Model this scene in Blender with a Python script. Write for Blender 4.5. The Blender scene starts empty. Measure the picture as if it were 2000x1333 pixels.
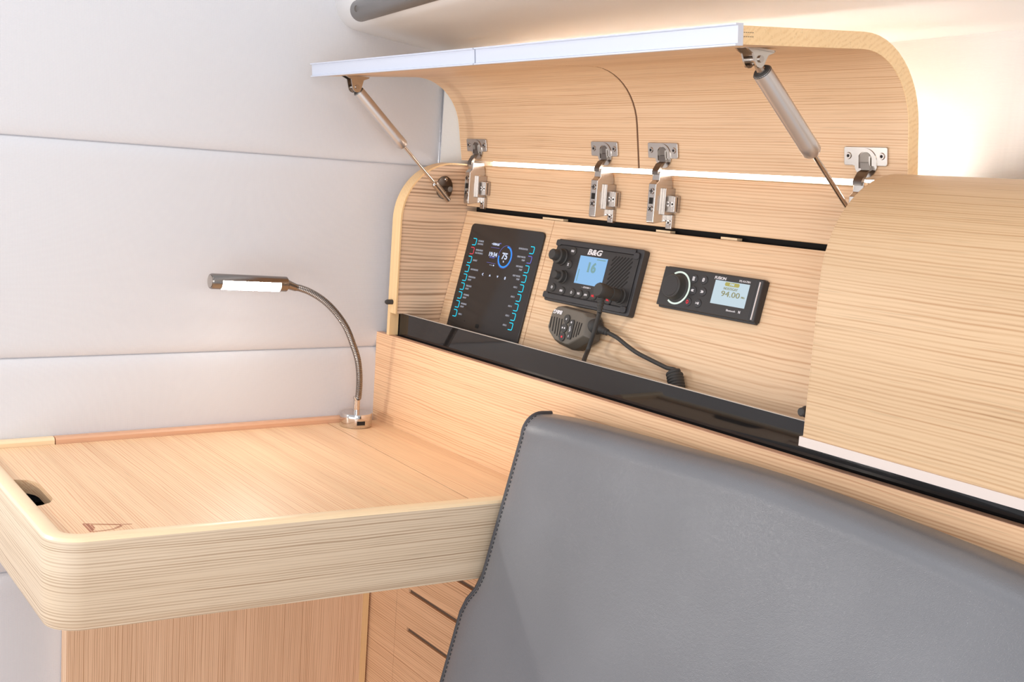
import bpy, bmesh, math, random
from mathutils import Vector, Matrix
random.seed(7)
PI = math.pi
scene = bpy.context.scene
COL = scene.collection

# ------------------------------------------------------------------ camera
CAMZ = 1.2
FPX, CX, CY = 2200.0, 1000.0, 666.5
AX = Vector((0.58203424, 0.1547616, -0.79830132))     # world axes seen in camera axes (x right, y down, z forward)
AY = Vector((0.81022038, -0.02691098, 0.58550725))
AZ = Vector((0.06913097, -0.98758526, -0.14105411))
cd = bpy.data.cameras.new('camera')
cd.sensor_width = 36.0
cd.lens = FPX * 36.0 / 2000.0
cd.shift_y = 0.0
cam = bpy.data.objects.new('camera', cd)
COL.objects.link(cam)
right = Vector((AX.x, AY.x, AZ.x)); down = Vector((AX.y, AY.y, AZ.y)); fwd = Vector((AX.z, AY.z, AZ.z))
mw = Matrix.Identity(4)
for i in range(3):
    mw[i][0] = right[i]; mw[i][1] = -down[i]; mw[i][2] = -fwd[i]
mw[2][3] = CAMZ
cam.matrix_world = mw
cd.clip_start = 0.02
scene.camera = cam

# ------------------------------------------------------------------ view, world, lights
vs = scene.view_settings
vs.view_transform = 'Standard'; vs.look = 'None'; vs.gamma = 1.0; vs.use_curve_mapping = False
vs.exposure = 0.0
world = bpy.data.worlds.new('cabin_ambient'); scene.world = world; world.use_nodes = True
bg = world.node_tree.nodes['Background']
bg.inputs[0].default_value = (0.93, 0.955, 1.0, 1); bg.inputs[1].default_value = 0.72

def area(name, loc, target, sx, sy, power, color):
    l = bpy.data.lights.new(name, 'AREA'); l.shape = 'RECTANGLE'; l.size = sx; l.size_y = sy
    l.energy = power; l.color = color
    o = bpy.data.objects.new(name, l); COL.objects.link(o)
    o.location = Vector(loc) + Vector((0, 0, CAMZ))
    d = (Vector(target) - Vector(loc)).normalized()
    o.rotation_euler = d.to_track_quat('-Z', 'Y').to_euler()
    return o
area('overhead_fill', (-1.1, -0.35, 1.1), (-1.75, 0.35, 0.1), 0.8, 0.8, 7.0, (0.98, 0.98, 1.0))  # added fill from above for the upper bulkhead; no hatch is modelled
area('front_fill', (-0.1, -1.2, -0.60), (-1.2, 1.0, 0.16), 2.4, 0.9, 21.0, (0.93, 0.96, 1.0))  # broad soft fill added on the open side, lifts soffit and lid undersides
area('right_fill', (1.1, -0.45, 0.15), (-0.6, 0.95, -0.35), 0.9, 0.6, 15.0, (0.94, 0.96, 1.0))  # fill added from the right for cushion and ledge, no window behind it
area('warm_fill', (-0.25, 0.1, 0.35), (-1.2, 1.05, -0.05), 0.14, 0.14, 0.8, (1.0, 0.92, 0.82))  # small warm fill, added; no lamp stands here
area('second_reading_light', (-1.715, -0.36, -0.165), (-1.2, 0.9, -0.35), 0.03, 0.03, 3.4, (1.0, 0.95, 0.88))

# ------------------------------------------------------------------ pixel <-> place helpers (cam relative z)
def ray(p):
    v = Vector((p[0] - CX, p[1] - CY, FPX))
    return Vector((AX.dot(v), AY.dot(v), AZ.dot(v)))
def on(p, ax, val):
    r = ray(p); return r * (val / r[ax])
# tilted instrument panel: x along the locker, v up the panel, w out of it
PO = Vector((0, 1.137, -0.060)); PV = Vector((0, 0.2246, 0.9745)).normalized(); PN = Vector((0, -PV.z, PV.y))
def pp(px, py, w=0.0):
    r = ray((px, py)); t = (PO.dot(PN) + w) / r.dot(PN); q = r * t
    return (q.x, (q - PO).dot(PV))
PM = Matrix(((1, 0, 0, 0), (0, PV.y, PN.y, PO.y), (0, PV.z, PN.z, PO.z), (0, 0, 0, 1)))

# ------------------------------------------------------------------ materials
def mat(name, color, rough=0.5, metal=0.0, coat=0.0, spec=0.5, emit=None, estr=0.0):
    m = bpy.data.materials.new(name); m.use_nodes = True
    b = m.node_tree.nodes['Principled BSDF']
    b.inputs['Base Color'].default_value = (*color, 1); b.inputs['Roughness'].default_value = rough
    b.inputs['Metallic'].default_value = metal; b.inputs['Coat Weight'].default_value = coat
    b.inputs['Specular IOR Level'].default_value = spec
    if emit:
        b.inputs['Emission Color'].default_value = (*emit, 1); b.inputs['Emission Strength'].default_value = estr
    return m
def srgb(r, g, b):
    f = lambda c: (c / 255 / 12.92) if c / 255 <= 0.04045 else ((c / 255 + 0.055) / 1.055) ** 2.4
    return (f(r), f(g), f(b))
def nodes(m): return m.node_tree.nodes, m.node_tree.links
def tex_noise(N, L, coord, scale, detail=2.0, rough=0.5, dist=0.0):
    mp = N.new('ShaderNodeMapping'); mp.inputs['Scale'].default_value = scale
    L.new(coord, mp.inputs['Vector'])
    n = N.new('ShaderNodeTexNoise'); n.inputs['Scale'].default_value = 1.0; n.inputs['Detail'].default_value = detail
    n.inputs['Roughness'].default_value = rough; n.inputs['Distortion'].default_value = dist
    L.new(mp.outputs[0], n.inputs['Vector']); return n.outputs['Fac']
def ramp(N, L, fac, stops):
    r = N.new('ShaderNodeValToRGB'); e = r.color_ramp.elements
    e[0].position = stops[0][0]; e[0].color = (*stops[0][1], 1)
    e[1].position = stops[-1][0]; e[1].color = (*stops[-1][1], 1)
    for p, c in stops[1:-1]:
        k = e.new(p); k.color = (*c, 1)
    L.new(fac, r.inputs[0]); return r.outputs[0]
def mixc(N, L, kind, fac, a, b):
    m = N.new('ShaderNodeMix'); m.data_type = 'RGBA'; m.blend_type = kind
    if hasattr(fac, 'is_linked'): L.new(fac, m.inputs[0])
    else: m.inputs[0].default_value = fac
    L.new(a, m.inputs[6]); L.new(b, m.inputs[7]); return m.outputs[2]
def wood(name, light, dark, along='x', period=0.0046, rough=0.42, contrast=1.0, sign=1.0, bump=0.12):
    """rift-cut oak veneer: straight, fairly even grain lines running along one axis"""
    m = mat(name, light, rough, coat=0.0); N, L = nodes(m); b = N['Principled BSDF']
    co = N.new('ShaderNodeTexCoord').outputs['Object']
    def sc(al, ac):
        if along == 'x': return (al, ac, ac)
        if along == 'y': return (ac, al, ac)
        if along == 'z': return (ac, ac, al)
        if along == 'd': return (al, ac, ac)
        return (al, al, ac)           # 'h': follows a bent upright board
    D = {'x': (0, sign, 1), 'y': (0, 0, 1), 'z': (0.3, 1, 0), 'h': (0, 0, 1), 'd': (0, -0.55, 0.84)}[along]
    dt = N.new('ShaderNodeVectorMath'); dt.operation = 'DOT_PRODUCT'; dt.inputs[1].default_value = [c * 2 * PI / period for c in D]
    L.new(co, dt.inputs[0])
    def math_(op, a, c=None):
        k = N.new('ShaderNodeMath'); k.operation = op
        for i, q in enumerate((a, c)):
            if q is None: continue
            if isinstance(q, (int, float)): k.inputs[i].default_value = q
            else: L.new(q, k.inputs[i])
        return k.outputs[0]
    w1 = tex_noise(N, L, co, sc(1.3, 0.16 / period), 2.0, 0.5)     # uneven spacing of the lines
    w2 = tex_noise(N, L, co, sc(2.2, 0.9 / period), 2.0, 0.6)      # uneven strength
    w3 = tex_noise(N, L, co, sc(0.8, 0.10 / period), 1.0, 0.5)     # broad tone
    w4 = tex_noise(N, L, co, sc(10.0, 2.6 / period), 2.0, 0.6)     # pores
    w5 = tex_noise(N, L, co, (5, 5, 5), 2.0, 0.5)                  # slow wander
    ph = math_('ADD', math_('ADD', dt.outputs['Value'], math_('MULTIPLY', w1, 22.0)), math_('MULTIPLY', w5, 10.0))
    s0 = math_('MULTIPLY_ADD', math_('SINE', ph), 0.5); s0.node.inputs[2].default_value = 0.5
    s1 = math_('POWER', s0, 1.6)
    st = ramp(N, L, w2, [(0.34, (0.05,) * 3), (0.50, (0.5,) * 3), (0.68, (1, 1, 1))])
    f = math_('MULTIPLY', s1, st)
    fm = math_('MULTIPLY', f, min(1.0, 0.95 * contrast))
    mx = N.new('ShaderNodeMix'); mx.data_type = 'RGBA'; L.new(fm, mx.inputs[0])
    mx.inputs[6].default_value = (*light, 1); mx.inputs[7].default_value = (*dark, 1)
    g = lambda x: (x, x * 0.985, x * 0.965)
    c2 = ramp(N, L, w3, [(0.32, g(1 - 0.07 * contrast)), (0.66, (1, 1, 1))])
    c3 = ramp(N, L, w4, [(0.30, g(1 - 0.16 * contrast)), (0.42, (1, 1, 1))])
    c = mixc(N, L, 'MULTIPLY', 1.0, mx.outputs[2], c2); c = mixc(N, L, 'MULTIPLY', 1.0, c, c3)
    L.new(c, b.inputs['Base Color'])
    bp = N.new('ShaderNodeBump'); bp.inputs['Strength'].default_value = bump; bp.inputs['Distance'].default_value = 0.0005; bp.invert = True
    L.new(f, bp.inputs['Height']); L.new(bp.outputs[0], b.inputs['Normal'])
    return m
OAK_L = srgb(240, 207, 168); OAK_D = srgb(208, 160, 116)
M = {}
M['oak_x'] = wood('oak_along', srgb(236, 202, 164), srgb(204, 156, 114), 'x', 0.0042, sign=-1.0)
M['oak_top'] = wood('oak_table_top', srgb(246, 210, 168), srgb(222, 160, 118), 'x', 0.0036, contrast=1.1)
M['oak_front'] = wood('oak_ledge', srgb(244, 202, 160), srgb(212, 156, 116), 'x', 0.0042)
M['oak_door'] = wood('oak_closed_door', srgb(214, 182, 144), srgb(184, 142, 100), 'x', 0.0043)
M['oak_h'] = wood('oak_apron', srgb(222, 202, 176), srgb(168, 140, 112), 'h', 0.0035, contrast=1.0)
M['oak_y'] = wood('oak_end_panel', srgb(236, 206, 176), srgb(152, 114, 84), 'y', 0.0062)
M['oak_z'] = wood('oak_upright', srgb(246, 210, 176), srgb(192, 146, 110), 'z', 0.0034)
M['oak_low'] = wood('oak_low_cabinet', srgb(246, 204, 164), srgb(192, 140, 102), 'x', 0.0042)
M['oak_edge'] = wood('oak_edging', srgb(250, 224, 184), srgb(242, 208, 164), 'h', 0.0030, contrast=0.4, rough=0.35)
M['oak_edge_z'] = wood('oak_edging_upright', srgb(244, 208, 156), srgb(230, 188, 134), 'z', 0.0030, contrast=0.5)
M['oak_trim'] = wood('oak_back_trim', srgb(226, 178, 144), srgb(204, 148, 116), 'y', 0.003, contrast=0.5)
M['oak_diag'] = wood('oak_edge_diagonal', srgb(248, 216, 168), srgb(232, 192, 138), 'd', 0.0058, contrast=0.7)
M['floor'] = wood('cabin_sole', srgb(200, 160, 120), srgb(150, 110, 76), 'x', 0.02)
def fabric(name, color, scale=420.0, bump=0.25):
    m = mat(name, color, 0.75, spec=0.35); N, L = nodes(m); b = N['Principled BSDF']
    tc = N.new('ShaderNodeTexCoord').outputs['Object']
    outs = []
    for ax in (1, 2):
        sp = N.new('ShaderNodeSeparateXYZ'); L.new(tc, sp.inputs[0])
        s = N.new('ShaderNodeMath'); s.operation = 'ADD' if ax == 1 else 'SUBTRACT'
        L.new(sp.outputs[1], s.inputs[0]); L.new(sp.outputs[2], s.inputs[1])
        k = N.new('ShaderNodeMath'); k.operation = 'MULTIPLY'; k.inputs[1].default_value = scale * 2 * PI / 1.414
        L.new(s.outputs[0], k.inputs[0])
        q = N.new('ShaderNodeMath'); q.operation = 'SINE'; L.new(k.outputs[0], q.inputs[0]); outs.append(q.outputs[0])
    mu = N.new('ShaderNodeMath'); mu.operation = 'MULTIPLY'; L.new(outs[0], mu.inputs[0]); L.new(outs[1], mu.inputs[1])
    bp = N.new('ShaderNodeBump'); bp.inputs['Strength'].default_value = bump; bp.inputs['Distance'].default_value = 0.0004
    L.new(mu.outputs[0], bp.inputs['Height']); L.new(bp.outputs[0], b.inputs['Normal'])
    return m
M['wall'] = fabric('white_embossed_vinyl', srgb(216, 216, 220))
M['hull'] = fabric('cream_embossed_vinyl', srgb(238, 235, 230))
M['liner'] = mat('white_moulded_liner', srgb(250, 249, 248), 0.4)
def leather():
    m = mat('grey_leather', srgb(112, 113, 117), 0.33, spec=0.5); N, L = nodes(m); b = N['Principled BSDF']
    tc = N.new('ShaderNodeTexCoord').outputs['Object']
    v = N.new('ShaderNodeTexVoronoi'); v.feature = 'DISTANCE_TO_EDGE'; v.inputs['Scale'].default_value = 620.0
    L.new(tc, v.inputs['Vector'])
    n = tex_noise(N, L, tc, (260, 260, 260), 3.0)
    ad = N.new('ShaderNodeMath'); ad.operation = 'ADD'; L.new(v.outputs['Distance'], ad.inputs[0]); L.new(n, ad.inputs[1])
    bp = N.new('ShaderNodeBump'); bp.inputs['Strength'].default_value = 0.35; bp.inputs['Distance'].default_value = 0.0006
    L.new(ad.outputs[0], bp.inputs['Height']); L.new(bp.outputs[0], b.inputs['Normal'])
    big = tex_noise(N, L, tc, (5, 5, 5), 2.0)
    c = ramp(N, L, big, [(0.3, srgb(107, 108, 112)), (0.7, srgb(119, 120, 124))]); L.new(c, b.inputs['Base Color'])
    return m
M['leather'] = leather()
M['piping'] = mat('dark_grey_piping', srgb(66, 66, 70), 0.5)
M['thread'] = mat('dark_thread', srgb(40, 40, 42), 0.7)
M['gloss'] = mat('black_gloss_acrylic', (0.011, 0.010, 0.010), 0.03, spec=0.55)
M['blackglass'] = mat('black_glass', (0.024, 0.022, 0.022), 0.16, spec=0.5)
M['edgehighlight'] = mat('acrylic_edge_highlight', srgb(190, 180, 170), 0.2)  # highlight along the fascia top is put into this pale colour
M['black'] = mat('black_plastic', srgb(52, 51, 53), 0.45)
M['blackface'] = mat('black_face_plastic', srgb(48, 45, 44), 0.38)
M['rubber'] = mat('black_rubber', srgb(58, 56, 54), 0.62)
M['micgrey'] = mat('microphone_plastic', srgb(98, 90, 80), 0.5)
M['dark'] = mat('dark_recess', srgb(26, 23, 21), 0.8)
M['chrome'] = mat('chrome', (0.66, 0.63, 0.61), 0.10, 1.0)
M['nickel'] = mat('nickel', (0.54, 0.50, 0.46), 0.2, 1.0)
M['nickel_d'] = mat('dark_nickel', (0.20, 0.175, 0.155), 0.3, 1.0)
M['steel'] = mat('brushed_steel', (0.46, 0.42, 0.39), 0.26, 1.0)
M['lampmetal'] = mat('lamp_metal', (0.30, 0.27, 0.25), 0.22, 1.0)
M['strut'] = mat('strut_grey', (0.62, 0.585, 0.565), 0.34, 0.85)
M['alu'] = mat('satin_aluminium', srgb(214, 220, 234), 0.38, 0.35)
M['alu_w'] = mat('aluminium_trim', srgb(222, 208, 200), 0.4, 0.25)
M['bar'] = mat('grey_anodised_bar', srgb(128, 124, 122), 0.35, 0.6)
M['led'] = mat('led_diffuser', (1, 1, 1), 0.5, emit=(1.0, 0.94, 0.85), estr=85.0)
M['ledstrip'] = mat('led_strip', (1, 1, 1), 0.5, emit=(1.0, 0.98, 0.96), estr=15.0)
M['cyan'] = mat('cyan_light', (0, 0, 0), 0.5, emit=srgb(0, 205, 235), estr=1.2)
M['red'] = mat('red_light', (0, 0, 0), 0.5, emit=srgb(235, 70, 90), estr=1.0)
M['violet'] = mat('violet_light', (0, 0, 0), 0.5, emit=srgb(110, 110, 200), estr=1.0)
M['blue'] = mat('blue_light', (0, 0, 0), 0.5, emit=srgb(40, 150, 250), estr=1.1)
M['whiteglow'] = mat('white_light', (0, 0, 0), 0.5, emit=srgb(215, 225, 250), estr=1.0)
M['dimglow'] = mat('dim_light', (0, 0, 0), 0.5, emit=srgb(170, 170, 180), estr=0.8)
M['print'] = mat('white_print', srgb(225, 222, 225), 0.6)
M['printred'] = mat('red_print', srgb(220, 50, 60), 0.6, emit=srgb(220, 40, 55), estr=0.25)
M['lcd'] = mat('blue_lcd', (0.02, 0.02, 0.02), 0.3, emit=srgb(138, 190, 236), estr=0.95)
M['lcdw'] = mat('pale_lcd', (0.02, 0.02, 0.02), 0.3, emit=srgb(196, 216, 226), estr=0.95)
M['seg'] = mat('lcd_segments', (0.02, 0.02, 0.01), 0.5, emit=srgb(120, 165, 170), estr=0.9)
M['segw'] = mat('lcd_dark_segments', (0.05, 0.05, 0.02), 0.5, emit=srgb(140, 138, 95), estr=0.8)
M['olive'] = mat('olive_segments', (0.05, 0.05, 0.02), 0.5, emit=srgb(172, 164, 80), estr=0.9)
M['ring'] = mat('pale_light_ring', (0.5, 0.55, 0.5), 0.5, emit=srgb(200, 222, 210), estr=0.6)
M['burn'] = mat('burnt_mark', srgb(178, 118, 92), 0.7)
M['seam'] = mat('seam_brown', srgb(104, 74, 54), 0.8)
M['slot'] = mat('dark_slot', srgb(110, 92, 78), 0.6)

# ------------------------------------------------------------------ mesh builder
class MB:
    def __init__(s, M4=None): s.v = []; s.f = []; s.sm = []; s.M = M4
    def add(s, vs, fs, smooth=False):
        k = len(s.v)
        for p in vs:
            p = Vector(p)
            if s.M is not None: p = s.M @ p
            s.v.append(p)
        for q in fs: s.f.append(tuple(i + k for i in q)); s.sm.append(smooth)
        return s
    def box(s, x0, x1, y0, y1, z0, z1):
        vs = [(x, y, z) for x in (x0, x1) for y in (y0, y1) for z in (z0, z1)]
        return s.add(vs, [(0, 1, 3, 2), (4, 6, 7, 5), (0, 4, 5, 1), (2, 3, 7, 6), (0, 2, 6, 4), (1, 5, 7, 3)])
    def prism(s, poly, a, b, axis=2, smooth=False):
        """poly in the two other axes (cyclic order), extruded from a to b along axis"""
        def P(p, t):
            if axis == 0: return (t, p[0], p[1])
            if axis == 1: return (p[0], t, p[1])
            return (p[0], p[1], t)
        n = len(poly)
        s.add([P(p, a) for p in poly] + [P(p, b) for p in poly], [tuple(range(n - 1, -1, -1)), tuple(range(n, 2 * n))])
        return s.add([P(p, a) for p in poly] + [P(p, b) for p in poly], [(i, (i + 1) % n, n + (i + 1) % n, n + i) for i in range(n)], smooth)
    def strip(s, prof, a, b, axis=0, thick_prof=None, smooth=True): # open section to closed sheet between two profiles
        poly = list(prof) + list(reversed(thick_prof)); return s.prism(poly, a, b, axis, smooth)
    def cyl(s, p0, p1, r0, r1=None, n=20, caps=True, smooth=True):
        r1 = r0 if r1 is None else r1
        return s.lathe(p0, p1, [(r0, 0), (r1, 1)], n, caps, smooth)
    def lathe(s, p0, p1, prof, n=24, caps=True, smooth=True):
        """prof: (radius, fraction along p0->p1)"""
        p0 = Vector(p0); p1 = Vector(p1); d = (p1 - p0); u = d.normalized()
        a = Vector((0, 0, 1)) if abs(u.z) < 0.9 else Vector((1, 0, 0))
        e1 = u.cross(a).normalized(); e2 = u.cross(e1)
        vs = []
        for r, t in prof:
            for k in range(n):
                an = 2 * PI * k / n; vs.append(p0 + d * t + (e1 * math.cos(an) + e2 * math.sin(an)) * r)
        fs = [(j * n + k, j * n + (k + 1) % n, (j + 1) * n + (k + 1) % n, (j + 1) * n + k) for j in range(len(prof) - 1) for k in range(n)]
        s.add(vs, fs, smooth)
        if caps:
            s.add(vs[:n], [tuple(range(n - 1, -1, -1))]); s.add(vs[-n:], [tuple(range(n))])
        return s
    def tube(s, path, r, n=10, radii=None):
        P = [Vector(p) for p in path]; vs = []; prev = None
        for i, p in enumerate(P):
            t = (P[min(i + 1, len(P) - 1)] - P[max(i - 1, 0)]).normalized()
            if prev is None:
                a = Vector((0, 0, 1)) if abs(t.z) < 0.9 else Vector((1, 0, 0)); e1 = t.cross(a).normalized()
            else: e1 = (prev - t * prev.dot(t)).normalized()
            prev = e1; e2 = t.cross(e1); rr = radii[i] if radii else r
            for k in range(n):
                an = 2 * PI * k / n; vs.append(p + (e1 * math.cos(an) + e2 * math.sin(an)) * rr)
        fs = [(j * n + k, j * n + (k + 1) % n, (j + 1) * n + (k + 1) % n, (j + 1) * n + k) for j in range(len(P) - 1) for k in range(n)]
        s.add(vs, fs, True)
        s.add(vs[:n], [tuple(range(n - 1, -1, -1))]); s.add(vs[-n:], [tuple(range(n))]); return s
    def grid(s, rows, smooth=True):
        n = len(rows[0]); vs = [p for r in rows for p in r]
        return s.add(vs, [(j * n + i, j * n + i + 1, (j + 1) * n + i + 1, (j + 1) * n + i) for j in range(len(rows) - 1) for i in range(n - 1)], smooth)
    def disc(s, c, nrm, r, n=20, r2=None):
        c = Vector(c); u = Vector(nrm).normalized(); a = Vector((0, 0, 1)) if abs(u.z) < 0.9 else Vector((1, 0, 0))
        e1 = u.cross(a).normalized(); e2 = u.cross(e1)
        vs = [c + (e1 * math.cos(2 * PI * k / n) + e2 * math.sin(2 * PI * k / n)) * r for k in range(n)]
        return s.add(vs, [tuple(range(n))])
    def build(s, name, material, parent=None, bevel=0.0, seg=2, sharp=35, weld=True):
        me = bpy.data.meshes.new(name)
        off = Vector((0, 0, CAMZ))
        o = bpy.data.objects.new(name, me); COL.objects.link(o)
        org = ORG.get(parent, Vector((0, 0, 0))) if parent is not None else off * 0
        if parent is None:
            xs = [p.x for p in s.v]; ys = [p.y for p in s.v]; zs = [p.z for p in s.v]
            org = Vector(((min(xs) + max(xs)) / 2, (min(ys) + max(ys)) / 2, min(zs))) + off
            o.location = org
        else: o.parent = parent
        ORG[o] = org
        me.from_pydata([p + off - org for p in s.v], [], s.f)
        for p, q in zip(me.polygons, s.sm): p.use_smooth = q
        bm = bmesh.new(); bm.from_mesh(me)
        if weld: bmesh.ops.remove_doubles(bm, verts=bm.verts, dist=1e-6)
        bmesh.ops.recalc_face_normals(bm, faces=bm.faces)
        if bevel:
            es = [e for e in bm.edges if len(e.link_faces) == 2 and e.calc_face_angle(0) > math.radians(30)]
            bmesh.ops.bevel(bm, geom=es, offset=bevel, segments=seg, affect='EDGES', profile=0.5, clamp_overlap=True)
            for f in bm.faces: f.smooth = True
            o.modifiers.new('normals', 'WEIGHTED_NORMAL')
        bm.to_mesh(me); bm.free()
        try: me.set_sharp_from_angle(angle=math.radians(sharp if not bevel else 60))
        except Exception: pass
        me.materials.append(M[material] if isinstance(material, str) else material)
        return o
ORG = {}
def thing(name, loc, label, cat, group=None):
    o = bpy.data.objects.new(name, None); COL.objects.link(o); o.empty_display_size = 0.05
    o.location = Vector(loc) + Vector((0, 0, CAMZ)); ORG[o] = o.location.copy()
    o['label'] = label; o['category'] = cat
    if group: o['group'] = group
    return o
def tag(o, label, cat, group=None):
    o['label'] = label; o['category'] = cat
    if group: o['group'] = group
    return o
def struct(o): o['kind'] = 'structure'; return o
def lab(o, s): o['label'] = s; return o
def sub(parent, builder, name, material, **k): return builder.build(name, material, parent, **k)

def arc(cx, cy, r, a0, a1, n=10, ry=None):
    ry = r if ry is None else ry
    return [(cx + r * math.cos(math.radians(a0 + (a1 - a0) * i / n)), cy + ry * math.sin(math.radians(a0 + (a1 - a0) * i / n))) for i in range(n + 1)]
def rrect(x0, x1, y0, y1, r, n=5):
    return arc(x1 - r, y1 - r, r, 0, 90, n) + arc(x0 + r, y1 - r, r, 90, 180, n) + arc(x0 + r, y0 + r, r, 180, 270, n) + arc(x1 - r, y0 + r, r, 270, 360, n)

def text_verts(s, bold=0.0, ext=0.0004):
    cu = bpy.data.curves.new('txt', 'FONT'); cu.body = s; cu.extrude = ext; cu.offset = bold
    cu.align_x = 'CENTER'; cu.align_y = 'CENTER'; cu.resolution_u = 3; cu.size = 1.0
    o = bpy.data.objects.new('txt', cu); COL.objects.link(o)
    me = bpy.data.meshes.new_from_object(o.evaluated_get(bpy.context.evaluated_depsgraph_get()))
    vs = [v.co.copy() for v in me.vertices]; fs = [tuple(p.vertices) for p in me.polygons]
    bpy.data.objects.remove(o); bpy.data.curves.remove(cu); bpy.data.meshes.remove(me)
    return vs, fs
def put_text(mb, s, x, v, w, width, height, rot=0.0, shear=0.0, bold=0.0, th=0.0005):
    """lettering centred at x, v on the panel, standing w off it, fitted to width x height"""
    vs, fs = text_verts(s, bold, 0.01)
    xs = [p.x for p in vs]; ys = [p.y for p in vs]
    W = max(xs) - min(xs) or 1; H = max(ys) - min(ys) or 1; mx = (max(xs) + min(xs)) / 2; my = (max(ys) + min(ys)) / 2
    out = []
    c, sn = math.cos(rot), math.sin(rot)
    for p in vs:
        a = (p.x - mx) / W * width; b = (p.y - my) / H * height
        a += b * shear
        out.append((x + a * c - b * sn, v + a * sn + b * c, w + (th if p.z > 0 else 0)))
    mb.add(out, fs)
def lerp(a, b, t): return a + (b - a) * t

# =================================================================== SETTING
# bulkhead on the left: backing plus upholstered panels with rounded edges
b = MB().box(-1.90, -1.789, -1.19, 1.40, -1.2, 1.0); wl = struct(b.build('wall_left', 'wall'))
def padded(y0, y1, z0, z1, name='upholstered_panel'):
    # pillow edge: rounds over in the outer 26 mm
    def prof(a0, a1):
        out = []
        E = 0.028
        for t in [0, 0.02, 0.06, 0.14, 0.3, 0.55, 1.0]: out.append((a0 + E * t, math.sqrt(max(0, 1 - (1 - t) ** 2))))
        out.append(((a0 + a1) / 2, 1.0))
        for t in [1.0, 0.55, 0.3, 0.14, 0.06, 0.02, 0]: out.append((a1 - E * t, math.sqrt(max(0, 1 - (1 - t) ** 2))))
        return out
    py = prof(y0, y1); pz = prof(z0, z1)
    rows = [[(-1.7885 + 0.0085 * min(a, c), y, z) for y, a in py] for z, c in pz]
    return MB().grid(rows).build(name, 'wall', wl)
for z0, z1 in ((-1.2, -0.6525), (-0.6515, -0.3175), (-0.3165, 0.0140), (0.0150, 1.0)):
    padded(-1.19, 1.1155, z0, z1)
padded(1.1165, 1.40, 0.0, 0.6)
# hull side behind the locker
hp = [(-1.782, 1.118), (-1.735, 1.176), (-1.30, 1.224), (-0.93, 1.258), (-0.74, 1.24), (-0.3, 1.16), (0.4, 1.0)]
rows = [[(x, y + 0.02 * 0, z) for x, y in hp] for z in (0.012, 0.35)]
o = MB().grid(rows, True).build('wall_right', 'hull'); struct(o)
md = o.modifiers.new('thickness', 'SOLIDIFY'); md.thickness = 0.02; md.offset = -1
# moulded deck liner: soffit above the locker and the riser with its rounded corner
def liner_y(x): return 0.930 - 0.163 * (x + 1.78)
prof = [(0.0, 0.72), (0.0, 0.300)] + [(0.035 - 0.035 * math.cos(math.radians(a)), 0.283 - 0.036 * math.sin(math.radians(a))) for a in (0, 15, 30, 45, 60, 75, 90)]
prof = [(p[0] - 0.032, p[1]) for p in prof]
rows = []
for x in (-1.79, -1.5, -1.2, -0.9, -0.6, -0.3, 0.4):
    y0 = liner_y(x); r = [(x, y0 + a, z) for a, z in prof]
    for k in range(1, 7):
        yy = y0 + 0.003 + (1.30 - y0) * k / 6
        r.append((x, yy, 0.246 - 0.09 * (yy - 0.93)))
    rows.append(r)
o = MB().grid(rows, True).build('ceiling', 'liner'); struct(o)
md = o.modifiers.new('thickness', 'SOLIDIFY'); md.thickness = 0.012; md.offset = 1
o = MB().box(-1.9, 0.6, -0.8, 1.4, -1.26, -1.2).build('floor', 'floor'); struct(o)

# grab bar on the liner
t = thing('grab_bar', (-1.7, 0.87, 0.26), 'grey round grab bar with a slotted end under the white deck liner', 'handrail')
p0 = Vector(on((703, 21), 1, 0.875)); bd = Vector((1, -0.163, 0)).normalized()
bar = MB().lathe(p0, p0 + bd * 1.5, [(0.0165, 0), (0.0175, 0.002), (0.0175, 1)], 28).build('tube', 'bar', t)
c = Vector(on((720, 22), 1, 0.858)) 
sl = MB(); nrm = (Vector((0.2, -1, -0.12))).normalized()
for k in range(2):
    q = p0 + bd * 0.024 + nrm * (0.0165 + 0.0006 * k)
e = MB(); q = p0 + bd * 0.026
ring = [(-0.004 + 0.0, 0.0)]
e.cyl(q + nrm * 0.0155, q + nrm * 0.0182, 0.0052, 0.0052, 18); lab(e.build('recess', 'nickel_d', t), 'dark oval slot in the bar end')
for s_ in (0.10, 0.75):
    MB().box(-0.006, 0.006, 0, 0.05, -0.006, 0.006)
q = p0 + bd * 0.12
MB().cyl(q, q + Vector((0.0, 0.06, 0.03)), 0.008).build('mount', 'bar', t)
q = p0 + bd * 1.2
MB().cyl(q, q + Vector((0.0, 0.06, 0.03)), 0.008).build('mount', 'bar', t)

# =================================================================== LEDGE AND FASCIA
t = thing('ledge_panel', (-1.0, 1.0, -0.45), 'long upright oak ledge panel rising from the desk top below the locker', 'panel')
MB().box(-1.781, 0.35, 1.0005, 1.0115, -0.4495, -0.2895).build('board', 'oak_front', t)
MB().box(-1.781, 0.35, 1.0, 1.0118, -0.2894, -0.2885).build('top_edge', 'oak_trim', t)
t = thing('fascia_strip', (-1.0, 1.018, -0.29), 'black gloss upright fascia strip between the oak ledge and the instruments', 'trim')
MB().box(-1.744, 0.35, 1.018, 1.022, -0.40, -0.2485).build('strip', 'gloss', t)
lab(MB().box(-1.744, -0.775, 1.0182, 1.0222, -0.2484, -0.2476).build('top_edge', 'edgehighlight', t), 'pale top edge with the highlight put into its colour')

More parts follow.
